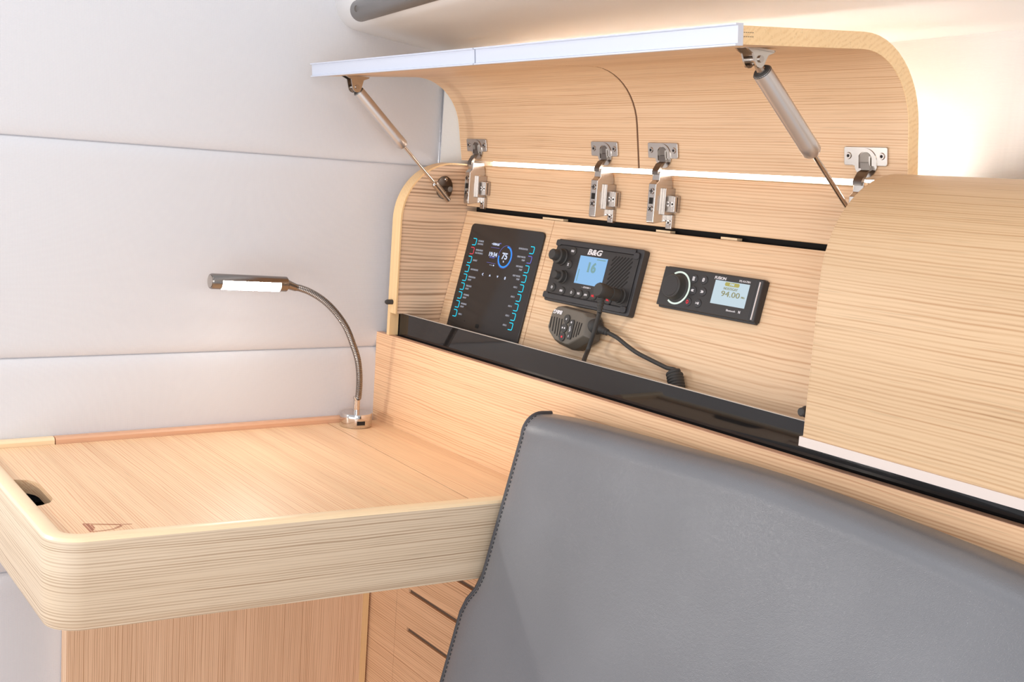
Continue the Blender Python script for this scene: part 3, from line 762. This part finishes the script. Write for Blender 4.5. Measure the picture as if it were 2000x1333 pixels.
# resample by length, ribbed radius
Ls = [0]
for i in range(1, len(sm)): Ls.append(Ls[-1] + (sm[i] - sm[i - 1]).length)
tot = Ls[-1]; nn = int(tot / 0.0011); path = []; rad = []; j = 0
for k in range(nn + 1):
    dd = tot * k / nn
    while j < len(Ls) - 2 and Ls[j + 1] < dd: j += 1
    path.append(sm[j].lerp(sm[j + 1], (dd - Ls[j]) / max(1e-9, Ls[j + 1] - Ls[j]))); rad.append(0.0058 if k % 3 else 0.0048)
lab(MB().tube(path, 0.0055, 14, rad).build('gooseneck', 'lampmetal', lt), 'ribbed flexible metal arm')
ha = Vector(on((560, 555.5), 0, -1.702)); hb = Vector(on((411, 549.5), 0, -1.696))
hd_ = (hb - ha).normalized()
MB().lathe(raw[-1] - (raw[-1] - ha).normalized() * -0.002, ha, [(0.0062, 0), (0.0070, 0.5), (0.0080, 1)], 18).build('neck_joint', 'lampmetal', lt)
hl = (hb - ha).length
# tube head with a slot window facing down and towards the table
MB().lathe(ha, hb, [(0.0100, 0), (0.0124, 0.015), (0.0124, 0.985), (0.0114, 1)], 40).build('head', 'lampmetal', lt)
en = MB().lathe(hb - hd_ * 0.0005, hb + hd_ * 0.0012, [(0.0098, 0), (0.0098, 0.8), (0.0085, 1)], 28).build('switch', 'nickel', lt)
wd = MB(); upv = Vector((0, 0, 1)); sd_ = hd_.cross(upv).normalized()
if sd_.x < 0: sd_ = -sd_
R_ = 0.0129; rows = []
for fr in (0.12, 0.88):
    c_ = ha.lerp(hb, fr); rows.append([c_ + (sd_ * math.cos(math.radians(a)) + upv * math.sin(math.radians(a))) * R_ for a in range(-72, 13, 7)])
wd.grid(rows, True)
lab(wd.build('diffuser', 'led', lt, weld=False), 'bright white lit window')
# usb port
ub = MB(); dv = Vector((-bc.x, -bc.y, 0)).normalized(); a_ = math.atan2(dv.y, dv.x) + 0.33
dv = Vector((math.cos(a_), math.sin(a_), 0)); tv = Vector((-dv.y, dv.x, 0)); c_ = bc + dv * 0.0281 + Vector((0, 0, 0.0095))
F = Matrix(((tv.x, 0, dv.x, c_.x), (tv.y, 0, dv.y, c_.y), (0, 1, 0, c_.z), (0, 0, 0, 1)))
ub = MB(F).box(-0.0072, 0.0072, -0.0034, 0.0034, -0.002, 0.0009)
lab(ub.build('charging_port', 'dark', lt), 'black rectangular charging port')

# =================================================================== SWITCH PANEL (touch glass)
g = thing('switch_panel', (-1.58, 1.10, -0.26), 'tall black glass switch panel with cyan key outlines beside the radio', 'control panel')
gw = 0.004
x0, vt = pp(923, 436, gw); x1, _ = pp(1065, 454, gw); xb, vb = pp(873, 632, gw)
vb = -0.235
mb = MB(PM); mb.prism(rrect(x0, x1, vb, vt, 0.008), 0.0, gw, 2); mb.build('glass', 'blackglass', g, bevel=0.0006)
TW = gw + 0.0002
def gp_(px, py): return pp(px, py, gw)
l1 = gp_(927.5, 472.5); l9 = gp_(889, 611.4); r1 = gp_(1039.8, 489.3); r9 = gp_(997.6, 638.2)
labels_l = ['EXTERIOR\nLIGHTING', 'NAVIGATION\nELECTRONICS', 'INVERT', 'AUTOSAILING', 'NAVIGATION\nLIGHT', 'TRICOLOR\nLIGHT', 'STEAMING\nLIGHT', 'INTERIOR\nLIGHT', 'AUX 1']
labels_r = ['REFRIGERATOR', 'FRESH WATER\nPUMP', 'DISCHARGE\nPUMP', 'GREY WATER\nPUMP', 'AUX 2', 'AUX 3', 'AUX 4', 'AUX 5', 'AUX 6']
def key(x, v, m):
    w, h, th = 0.0112, 0.0130, 0.0014
    mb = MB(PM)
    out_ = [(x - w / 2, v + h / 2)] + arc(x + w / 2 - 0.003, v + h / 2 - 0.003, 0.003, 90, 0, 4) + arc(x + w / 2 - 0.003, v - h / 2 + 0.003, 0.003, 0, -90, 4) + [(x - w / 2, v - h / 2)]
    in_ = [(x - w / 2, v + h / 2 - th)] + arc(x + w / 2 - 0.003, v + h / 2 - 0.003, 0.003 - th, 90, 0, 4) + arc(x + w / 2 - 0.003, v - h / 2 + 0.003, 0.003 - th, 0, -90, 4) + [(x - w / 2, v - h / 2 + th)]
    n = len(out_)
    for i in range(n - 1): mb.prism([in_[i], in_[i + 1], out_[i + 1], out_[i]], TW, TW + 0.0004, 2)
    return mb.build('key_outline', m, g)
for k in range(9):
    lt_t = MB(PM)
    f_ = k / 8
    xk, vk = lerp(l1[0], l9[0], f_), lerp(l1[1], l9[1], f_)
    key(xk, vk, 'red' if k == 1 else 'cyan')
    ls = labels_l[k].split('\n')
    for i, s_ in enumerate(ls):
        wd_ = 0.0021 * len(s_)
        put_text(lt_t, s_, xk + 0.011 + wd_ / 2, vk + (0.0026 if len(ls) == 2 else 0) - 0.0052 * i, TW, wd_, 0.0030, bold=0.01)
    lt_t.build('key_lettering', 'dimglow', g); lt_t = MB(PM)
    xk, vk = lerp(r1[0], r9[0], f_), lerp(r1[1], r9[1], f_)
    key(xk, vk, 'violet' if k == 1 else 'cyan')
    ls = labels_r[k].split('\n')
    for i, s_ in enumerate(ls):
        wd_ = 0.0021 * len(s_)
        put_text(lt_t, s_, xk - 0.012 - wd_ / 2, vk + (0.0026 if len(ls) == 2 else 0) - 0.0052 * i, TW, wd_, 0.0030, bold=0.01)
    lt_t.build('key_lettering', 'dimglow', g)
tx = MB(PM)
c_ = gp_(968.5, 477.5); put_text(tx, '•1004.8', c_[0], c_[1], TW, 0.022, 0.0042, bold=0.02)
c_ = gp_(963.5, 497.5); put_text(tx, '19:34', c_[0], c_[1], TW, 0.0235, 0.0078, bold=0.02)
c_ = gp_(986, 501); put_text(tx, '75', c_[0], c_[1], TW, 0.0155, 0.0115, bold=0.02)
c_ = gp_(983.5, 511.5); put_text(tx, '%', c_[0], c_[1], TW, 0.0035, 0.003)
c_ = gp_(961, 518.5); put_text(tx, '•• i ♦', c_[0], c_[1], TW, 0.014, 0.0026)
tx.build('readout', 'whiteglow', g)
tx = MB(PM)
for (a, c) in (((943, 536), '<'), ((957, 538.5), '^'), ((972, 541), 'v'), ((986.6, 544), '0')):
    q = gp_(*a); put_text(tx, c, q[0], q[1], TW, 0.0042 if c in '^v' else 0.0034, 0.0034 if c in '^v' else 0.0052, bold=0.02)
tx.build('arrow_keys', 'whiteglow', g)
tx = MB(PM)
c_ = gp_(961.5, 503.2); put_text(tx, '01.12.19', c_[0], c_[1], TW, 0.0150, 0.0024)
c_ = gp_(977, 477); put_text(tx, 'mb', c_[0] + 0.001, c_[1] + 0.001, TW, 0.005, 0.0022)
for (a, c) in (((959.5, 483.2), (976, 485.4)), ((951, 512.6), (967.8, 515.4))):
    a = gp_(*a); c = gp_(*c); tx.box(a[0], c[0], a[1] - 0.0003, a[1] + 0.0002, TW, TW + 0.0003)
tx.build('fine_lettering', 'violet', g)
cc = gp_(986.4, 502.6); mb = MB(PM)
def ringseg(mb, cx_, cy_, r0, r1_, a0, a1, n, w0, w1):
    for k in range(n):
        b0 = math.radians(lerp(a0, a1, k / n)); b1 = math.radians(lerp(a0, a1, (k + 1) / n))
        mb.prism([(cx_ + r0 * math.cos(b0), cy_ + r0 * math.sin(b0)), (cx_ + r0 * math.cos(b1), cy_ + r0 * math.sin(b1)), (cx_ + r1_ * math.cos(b1), cy_ + r1_ * math.sin(b1)), (cx_ + r1_ * math.cos(b0), cy_ + r1_ * math.sin(b0))], w0, w1, 2)
ringseg(mb, cc[0], cc[1], 0.0163, 0.0188, 88, -182, 40, TW, TW + 0.0004); mb.build('charge_arc', 'blue', g)
mb = MB(PM); ringseg(mb, cc[0], cc[1], 0.0195, 0.0200, 0, 360, 60, TW, TW + 0.0003); mb.build('charge_ring', 'violet', g)
sd2 = MB(PM)
for p in ((993, 449.5), (907, 627)):
    q = gp_(*p); sd2.cyl((q[0], q[1], gw), (q[0], q[1], gw + 0.0002), 0.001, 0.001, 10)
q = gp_(931.5, 637.5); sd2.prism(rrect(q[0] - 0.005, q[0] + 0.005, q[1] - 0.0035, q[1] + 0.0035, 0.002), gw, gw + 0.0003, 2)
sd2.build('sensor', 'dark', g)

# =================================================================== MARINE RADIO
rd = thing('marine_radio', (-1.33, 1.10, -0.18), 'black marine radio with blue screen, two knobs and slanted speaker slots', 'radio')
RW = 0.014
a = pp(1090.6, 467.7, RW); c = pp(1254.5, 487.4, RW); d_ = pp(1060.6, 582.5, RW); e_ = pp(1222, 613, RW)
rx0 = (a[0] + d_[0]) / 2; rx1 = (c[0] + e_[0]) / 2; rv1 = (a[1] + c[1]) / 2; rv0 = (d_[1] + e_[1]) / 2
mb = MB(PM)
O_ = rrect(rx0 - 0.001, rx1 + 0.004, rv0 - 0.003, rv1 + 0.001, 0.004); 
mb.prism(O_, 0.0, RW - 0.002, 2); mb.build('bezel', 'black', rd, bevel=0.0012)
mb = MB(PM); mb.prism(rrect(rx0 + 0.002, rx1 - 0.002, rv0 + 0.010, rv1 - 0.009, 0.003), RW - 0.002, RW, 2); mb.build('faceplate', 'blackface', rd, bevel=0.0006)
for (v0, v1) in ((rv1 - 0.0085, rv1 - 0.0005), (rv0 + 0.0005, rv0 + 0.0090)):
    mb = MB(PM); mb.prism(rrect(rx0 + 0.004, rx1 - 0.012, v0, v1, 0.002), RW - 0.002, RW + 0.0012, 2); mb.build('trim_bar', 'black', rd, bevel=0.0012)
for (xx, vv) in ((rx0 + 0.005, rv1 - 0.006), (rx1 - 0.008, rv1 - 0.010), (rx0 + 0.004, rv0 + 0.006), (rx1 - 0.008, rv0 + 0.006)):
    mb = MB(PM); mb.prism(rrect(xx - 0.006, xx + 0.006, vv - 0.005, vv + 0.005, 0.003), RW - 0.002, RW + 0.0016, 2); mb.build('corner_cap', 'black', rd, bevel=0.001)
def rp(px, py, w=RW): return pp(px, py, w)
p_ = [rp(1135.4, 499), rp(1187.8, 507.3), rp(1175.5, 549.5), rp(1168, 560.8), rp(1120.4, 552.6)]
lx0 = (p_[0][0] + p_[4][0]) / 2; lx1 = (p_[1][0]); lv1 = (p_[0][1] + p_[1][1]) / 2; lv0 = (p_[3][1] + p_[4][1]) / 2
mb = MB(PM); mb.prism([(lx0, lv0), (lx1, lv0), (lx1, lv1), (lx0, lv1)], RW, RW + 0.0005, 2)
lab(mb.build('screen', 'lcd', rd), 'glowing pale blue screen')
mb = MB(PM); q = rp(1157, 523.5); put_text(mb, '16', q[0], q[1], RW + 0.0006, 0.019, 0.0165, bold=0.04)
mb.build('screen_digits', 'seg', rd)
mb = MB(PM); q = rp(1129, 538); mb.box(q[0] - 0.0008, q[0] + 0.0008, q[1] - 0.009, q[1] + 0.010, RW + 0.0006, RW + 0.0009)
q = rp(1176, 509.5); mb.box(q[0] - 0.011, q[0] + 0.009, q[1] - 0.0008, q[1] + 0.0008, RW + 0.0006, RW + 0.0009)
mb.build('screen_marks', 'seg', rd)
mb = MB(PM); q = rp(1163, 494); put_text(mb, 'B&G', q[0], q[1], RW + 0.0001, 0.032, 0.0092, shear=0.30, bold=0.03); mb.build('lettering', 'print', rd)
mb = MB(PM); q = rp(1145, 562.3); put_text(mb, '– ZOOM +', q[0], q[1], RW + 0.0001, 0.0215, 0.0026, bold=0.01); mb.build('small_lettering', 'print', rd)
# speaker slots
A1 = rp(1197, 499); A2 = rp(1240, 505); A3 = rp(1180, 560); xL, xR_, vT, vB = A3[0] + 0.003, A2[0] - 0.003, A1[1] - 0.001, A3[1] + 0.001
vB = lv0 + 0.002
hgt = vT - vB; wid = xR_ - xL; sl_ = 1.05
k = 0; off = -hgt / sl_
while off < wid:
    pts_ = []
    for s_ in range(0, 41):
        x_ = xL + off + (hgt / sl_) * s_ / 40; v_ = vB + hgt * s_ / 40
        if xL <= x_ <= xR_: pts_.append((x_, v_))
    if len(pts_) > 6:
        a = Vector(pts_[0]); c = Vector(pts_[-1]); d2 = (c - a).normalized(); n2 = Vector((-d2.y, d2.x)) * 0.00115
        sp = MB(PM); sp.prism([tuple(a - n2), tuple(c - n2), tuple(c + d2 * 0.001), tuple(c + n2), tuple(a + n2), tuple(a - d2 * 0.001)], RW + 0.00005, RW + 0.0003, 2); sp.build('speaker_slot', 'dark', rd)
    off += 0.0070
# knobs
def knob(px, py, r0, r1, h0, parent, w, fpx=None, name='knob'):
    q = pp(px, py, w)
    mb = MB(PM); mb.lathe((q[0], q[1], w - 0.0005), (q[0], q[1], w + h0), [(r0 * 1.12, 0), (r0 * 1.12, 0.10), (r0, 0.16), (r0 * 0.98, 0.5), (r1, 0.55), (r1 * 0.97, 0.94), (r1 * 0.86, 1.0)], 34)
    return mb.build(name, 'rubber', parent)
knob(1098.5, 502.5, 0.0122, 0.0088, 0.0225, rd, RW); knob(1099.5, 541.5, 0.0098, 0.0064, 0.018, rd, RW)
btn = [((1121, 491.5), 'MENU', 'print'), ((1112, 517.5), 'X', 'print'), ((1084, 536), '16', 'print'), ((1080, 561.5), 'O', 'print'), ((1098, 568.5), 'SCAN', 'print'), ((1118, 572), 'Ö', 'print'), ((1132, 574.5), 'WX', 'print'), ((1145.5, 577), '/M', 'print'), ((1160, 579), 'HL', 'printred'), ((1189, 587), 'DSC', 'printred')]
for (p, s_, m_) in btn:
    q = rp(*p); r_ = 0.0067
    mb = MB(PM); mb.lathe((q[0], q[1], RW - 0.0003), (q[0], q[1], RW + 0.0022), [(r_, 0), (r_, 0.5), (r_ * 0.82, 1)], 24); bo = mb.build('button', 'rubber', rd)
    mb = MB(PM); put_text(mb, s_, q[0], q[1], RW + 0.0023, 0.0036 if len(s_) == 1 else 0.0066, 0.0046 if len(s_) == 1 else 0.0034, bold=0.03); mb.build('symbol', m_, bo)
q = rp(1211, 579); mb = MB(PM); mb.lathe((q[0], q[1], RW - 0.0005), (q[0], q[1], RW + 0.007), [(0.0125, 0), (0.0125, 0.2), (0.0105, 0.3), (0.0105, 1.0)], 32)
sk = mb.build('socket', 'rubber', rd)
mb = MB(PM); mb.lathe((q[0], q[1], RW + 0.0052), (q[0], q[1], RW + 0.0062), [(0.0112, 0), (0.0112, 1)], 30); mb.build('socket_ring', 'blackface', sk)

# plug and its cord
pc = thing('plug_cord', (-1.24, 1.07, -0.20), 'black angled plug with ribbed cord pushed into the marine radio', 'cable')
def P3(x, v, w): return PM @ Vector((x, v, w))
def pl_at(px, py, w): q = pp(px, py, w); return P3(q[0], q[1], w)
a = P3(q[0], q[1], RW + 0.0072) ; tip = pl_at(1181, 573, RW + 0.044)
tip = P3(q[0], q[1], RW + 0.045)
mb = MB().lathe(a, tip, [(0.0098, 0), (0.0098, 0.35), (0.0088, 0.36), (0.0100, 0.55), (0.0110, 0.75), (0.0110, 0.93), (0.0095, 1.0)], 28); mb.build('plug', 'rubber', pc)
el = P3(q[0], q[1], RW + 0.036)
dn = pl_at(1171, 611, RW + 0.033) ; dl = (dn - el)
rr = []; pth = []
for k in range(25):
    f_ = k / 24; pth.append(el + dl * (0.15 + 0.85 * f_)); rr.append((0.0068 - 0.0028 * f_) * (1.0 if (k // 2) % 2 else 0.80) if k > 3 else 0.0075)
MB().tube(pth, 0.005, 14, rr).build('strain_relief', 'rubber', pc)
endp = on((1139, 712), 1, 1.034)
cpts = catmull([pth[-1] - dl * 0.02, pl_at(1160, 650, 0.035), pl_at(1148, 685, 0.028), Vector(endp), Vector(endp) + Vector((-0.01, 0.006, -0.05))], 10)
MB().tube(cpts, 0.0034, 12).build('cord', 'rubber', pc)

# =================================================================== FIST MICROPHONE
mc = thing('fist_microphone', (-1.36, 1.08, -0.25), 'dark grey hand microphone clipped below the marine radio', 'microphone')
def z4(x, y): return (1040 + x / 4.76, 440 + y / 4.76)
MWF = 0.030
face = [z4(*p) for p in ((232, 757), (262, 752), (478, 812), (500, 850), (476, 1000), (470, 1030), (330, 1112), (300, 1112), (200, 1065), (150, 985), (140, 940), (165, 850), (185, 795))]
fpts = [pp(*p, MWF) for p in face]
cxm = sum(p[0] for p in fpts) / len(fpts); cvm = sum(p[1] for p in fpts) / len(fpts)
base = [(cxm + (p[0] - cxm) * 1.12 + 0.004, cvm + (p[1] - cvm) * 1.10 - 0.001) for p in fpts]
mid = [(cxm + (p[0] - cxm) * 1.14 + 0.003, cvm + (p[1] - cvm) * 1.13 - 0.001) for p in fpts]
inner = [(cxm + (p[0] - cxm) * 0.93, cvm + (p[1] - cvm) * 0.93) for p in fpts]
mb = MB(PM); n = len(fpts)
layers = [(base, 0.004), (mid, 0.014), (mid, 0.018), (fpts, MWF - 0.001), (inner, MWF)]
vs_ = [(p[0], p[1], w) for L_, w in layers for p in L_]
mb.add(vs_, [(j * n + i, j * n + (i + 1) % n, (j + 1) * n + (i + 1) % n, (j + 1) * n + i) for j in range(4) for i in range(n)], False)
mb.add([(p[0], p[1], layers[0][1]) for p in base], [tuple(range(n - 1, -1, -1))]); mb.add([(p[0], p[1], MWF) for p in inner], [tuple(range(n))])
body = mb.build('body', 'micgrey', mc, bevel=0.0012, seg=2)
# round hub at the cord end and hanging clip behind
h0 = pp(*z4(560, 935), 0.016)
mb = MB(PM); mb.lathe((h0[0] - 0.020, h0[1], 0.013), (h0[0] + 0.013, h0[1] - 0.001, 0.014), [(0.0125, 0), (0.0135, 0.5), (0.0125, 0.85), (0.008, 1.0)], 28); mb.build('hub', 'rubber', mc)
h1 = pp(*z4(480, 1010), 0.0)
mb = MB(PM); mb.cyl((cxm, cvm, 0.0003), (cxm, cvm, 0.006), 0.014, 0.012, 24); mb.build('hanger', 'black', mc)
MF = MWF + 0.0002
def mp_(x, y, w=MF): return pp(*z4(x, y), w)
for (a, c) in (((182, 850), (160, 955)), ((206, 852), (184, 985)), ((230, 858), (206, 1010)), ((252, 866), (226, 1030)), ((276, 872), (246, 1042)), ((418, 898), (378, 1045)), ((438, 905), (402, 1040)), ((460, 912), (424, 1022))):
    a = Vector(mp_(*a)); c = Vector(mp_(*c)); d2 = (c - a).normalized(); n2 = Vector((-d2.y, d2.x)) * 0.00095
    sl2 = MB(PM); sl2.prism([tuple(a + n2), tuple(c + n2), tuple(c - n2), tuple(a - n2)], MF, MF + 0.0003, 2); sl2.build('grille_slot', 'dark', mc)
def mbtn(x, y, rx, ry, s_, m_, rot):
    q = mp_(x, y); mb = MB(PM)
    pts_ = [(q[0] + rx * math.cos(2 * PI * k / 20) , q[1] + ry * math.sin(2 * PI * k / 20)) for k in range(20)]
    mb.prism(pts_, MWF, MWF + 0.0018, 2, True); bo = mb.build('button', 'rubber', mc)
    mb = MB(PM); put_text(mb, s_, q[0], q[1], MWF + 0.0019, 0.0032 if len(s_) < 3 else 0.0075, 0.003, rot, bold=0.02); mb.build('symbol', m_, bo)
mbtn(325, 875, 0.0066, 0.0070, '>', 'print', 1.2); mbtn(297, 958, 0.0072, 0.0068, '• •', 'print', 0); mbtn(279, 1040, 0.0066, 0.0070, '1', 'printred', 0)
a = Vector(mp_(374, 900)); c = Vector(mp_(342, 1045)); d2 = (c - a).normalized(); n2 = Vector((-d2.y, d2.x)) * 0.0050
mb = MB(PM); mb.prism([tuple(a + n2 * 0.6 - d2 * 0.003), tuple(a + n2), tuple(c + n2), tuple(c + n2 * 0.6 + d2 * 0.003), tuple(c - n2 * 0.6 + d2 * 0.003), tuple(c - n2), tuple(a - n2), tuple(a - n2 * 0.6 - d2 * 0.003)], MWF, MWF + 0.0018, 2); bo = mb.build('volume_button', 'rubber', mc)
mb = MB(PM)
for (x, y, s_) in ((371, 907, '+'), (341, 1035, 'I')):
    q = mp_(x, y); put_text(mb, s_, q[0], q[1], MWF + 0.0019, 0.0036 if s_ == '+' else 0.001, 0.0036, bold=0.02)
q = mp_(356, 970); put_text(mb, 'VOL', q[0], q[1], MWF + 0.0019, 0.0090, 0.0034, -1.35, bold=0.02)
mb.build('symbol', 'print', bo)
mb = MB(PM); q = mp_(238, 808); put_text(mb, 'B&G', q[0], q[1], MWF + 0.0003, 0.0205, 0.0062, PI, shear=0.22, bold=0.035); mb.build('lettering', 'print', mc)
# cord: ribbed gland, sweep, then a tight coil dropping behind the fascia
g0 = pl_at(*z4(590, 950), 0.018); g1 = pl_at(*z4(700, 1000), 0.018)
pth = [g0.lerp(g1, k / 20) for k in range(21)]; rr = [(0.0078 - 0.0030 * k / 20) * (1.0 if (k // 2) % 2 else 0.78) for k in range(21)]
MB().tube(pth, 0.006, 14, rr).build('gland', 'rubber', mc)
w_ = 0.016
cp = [g1 - (g1 - g0) * 0.05] + [pl_at(x, y, w_) for x, y in ((1205, 660), (1225, 676), (1245, 690), (1268, 702), (1290, 713), (1303, 719), (1316, 722), (1325, 727))]
cp2 = catmull(cp, 8)
# coil
c0 = pl_at(1317, 729, 0.013); c1 = pl_at(1325, 775, 0.013)
ax_ = (c1 - c0); axl = ax_.length; au = ax_.normalized(); e1 = PN.cross(au).normalized(); e2 = au.cross(e1)
turns = 8; coil = []
for k in range(turns * 20 + 1):
    an = 2 * PI * k / 20; coil.append(c0 + ax_ * (k / (turns * 20)) + (e1 * math.cos(an) + e2 * math.sin(an)) * 0.0088)
cp2 = cp2[:-2]
bridge = catmull([cp2[-2], cp2[-1], coil[0] + (cp2[-1] - coil[0]) * 0.1, coil[1]], 5)
lab(MB().tube(cp2 + bridge[5:-5] + coil, 0.0031, 10).build('coiled_cord', 'rubber', mc), 'black cord ending in a tight coil')

# =================================================================== STEREO
sr = thing('stereo', (-1.09, 1.11, -0.17), 'slim black stereo with round dial and pale screen showing 94.00', 'radio')
SW = 0.013
a = pp(1298.2, 520.8, SW); c = pp(1480, 544.8, SW); d_ = pp(1280, 594, SW); e_ = pp(1461, 626.4, SW)
sx0 = (a[0] + d_[0]) / 2; sx1 = (c[0] + e_[0]) / 2; sv1 = (a[1] + c[1]) / 2; sv0 = (d_[1] + e_[1]) / 2
xe_ = (pp(1502.5, 550, 0.002)[0] + pp(1481, 634, 0.002)[0]) / 2
# cross-section: flat face, right end rolls back to the wood
sec = [(sx0, 0.0), (sx0, SW - 0.002), (sx0 + 0.002, SW), (sx1, SW)]
for k in range(1, 9):
    an = math.radians(90 - 80 * k / 8); sec.append((sx1 + (xe_ - sx1) * math.cos(an), 0.001 + (SW - 0.001) * math.sin(an)))
sec.append((xe_, 0.0))
mb = MB(PM); n = len(sec); bo_ = 0.004
vs_ = [(x, sv0 - bo_ * 0, w) for x, w in sec] + [(x, sv1, w) for x, w in sec]
mb.add(vs_, [tuple(range(n)), tuple(range(2 * n - 1, n - 1, -1))], False)
mb.add(vs_, [(i, (i + 1) % n, n + (i + 1) % n, n + i) for i in range(n)], True)
mb.build('housing', 'blackface', sr, bevel=0.0007)
mb = MB(PM); mb.prism(rrect(sx0 + 0.001, xe_ - 0.002, sv0 - 0.0028, sv1 + 0.0015, 0.002), 0.0, SW * 0.55, 2); mb.build('bezel', 'black', sr, bevel=0.0008)
mb = MB(PM); mb.box(sx1 - 0.001, sx1 + 0.0002, sv0 + 0.001, sv1 - 0.001, SW - 0.001, SW + 0.0002); mb.build('edge_line', 'black', sr)
mb = MB(PM); xx = pp(1484, 555, SW - 0.001)[0]
mb.box(sx1 + 0.0042, sx1 + 0.0052, sv0 + 0.002, sv1 - 0.003, SW - 0.0012, SW + 0.0004); mb.build('side_line', 'print', sr)
def sp_(px, py, w=SW): return pp(px, py, w)
def z5(x, y): return (1270 + x / 8.333, 510 + y / 8.333)
p_ = [sp_(*z5(1075, 310)), sp_(*z5(1630, 390)), sp_(*z5(1525, 775)), sp_(*z5(970, 685))]
qx0 = (p_[0][0] + p_[3][0]) / 2; qx1 = (p_[1][0] + p_[2][0]) / 2; qv1 = (p_[0][1] + p_[1][1]) / 2; qv0 = (p_[2][1] + p_[3][1]) / 2
mb = MB(PM); mb.box(qx0, qx1, qv0, qv1, SW, SW + 0.0004); lab(mb.build('screen', 'lcdw', sr), 'glowing pale screen')
mb = MB(PM); mb.prism(rrect(lerp(qx0, qx1, 0.30), lerp(qx0, qx1, 0.72), qv1 - 0.0062, qv1 - 0.0010, 0.0022), SW + 0.0004, SW + 0.0006, 2); mb.build('band_pill', 'olive', sr)
mb = MB(PM); put_text(mb, 'FM', lerp(qx0, qx1, 0.51), qv1 - 0.0036, SW + 0.0007, 0.0075, 0.0030, bold=0.02); mb.build('band_lettering', 'lcdw', sr)
mb = MB(PM)
put_text(mb, 'NOSTEGAY', lerp(qx0, qx1, 0.50), qv1 - 0.0096, SW + 0.0005, 0.0245, 0.0034)
put_text(mb, '94.00', lerp(qx0, qx1, 0.53), qv1 - 0.0168, SW + 0.0005, 0.0330, 0.0074, bold=0.0)
put_text(mb, 'MHz', lerp(qx0, qx1, 0.90), qv1 - 0.0184, SW + 0.0005, 0.0060, 0.0026)
mb.build('screen_digits', 'segw', sr)
mb = MB(PM); q = sp_(*z5(1150, 281)); put_text(mb, 'FUSION', q[0], q[1], SW + 0.0001, 0.0205, 0.0040, bold=0.02, shear=0.1); 
q = sp_(*z5(1545, 340)); put_text(mb, 'MS-RA70N', q[0], q[1], SW + 0.0001, 0.0190, 0.0028)
q = sp_(*z5(1310, 815)); put_text(mb, 'Bluetooth', q[0], q[1], SW + 0.0001, 0.0160, 0.0026)
q = sp_(*z5(1450, 838)); put_text(mb, 'N', q[0], q[1], SW + 0.0001, 0.0032, 0.0036, bold=0.03)
mb.build('lettering', 'print', sr)
cd_ = sp_(*z5(445, 438)); mb = MB(PM)
mb.lathe((cd_[0], cd_[1], SW - 0.0005), (cd_[0], cd_[1], SW + 0.0145), [(0.0210, 0), (0.0205, 0.12), (0.0180, 0.2), (0.0168, 0.6), (0.0172, 0.68), (0.0172, 0.93), (0.0160, 1.0)], 48)
dl_ = mb.build('dial', 'rubber', sr)
mb = MB(PM); mb.lathe((cd_[0], cd_[1], SW + 0.0144), (cd_[0], cd_[1], SW + 0.0150), [(0.0145, 0), (0.0141, 1)], 40); mb.build('dial_cap', 'blackface', dl_)
mb = MB(PM); ringseg(mb, cd_[0], cd_[1], 0.0212, 0.0236, 122, -122, 44, SW, SW + 0.0008); lab(mb.build('light_ring', 'ring', dl_), 'pale glowing arc around the dial')
for (x, y, s_, m_) in ((722, 292, '≡', 'print'), (882, 312, 'Ø', 'print'), (700, 482, '«', 'print'), (857, 506, '»', 'print'), (615, 668, 'O', 'printred'), (775, 692, '>II', 'print')):
    q = sp_(*z5(x, y)); mb = MB(PM); mb.lathe((q[0], q[1], SW - 0.0003), (q[0], q[1], SW + 0.0012), [(0.0062, 0), (0.0062, 0.6), (0.0055, 1)], 24); bo = mb.build('button', 'black', sr)
    mb = MB(PM); put_text(mb, s_, q[0] - 0.0002, q[1], SW + 0.0013, 0.0060 if s_ in ('«', '»', '>II') else 0.0042, 0.0034 if s_ in ('«', '»', '>II') else 0.0055, bold=0.03); mb.build('symbol', m_, bo)
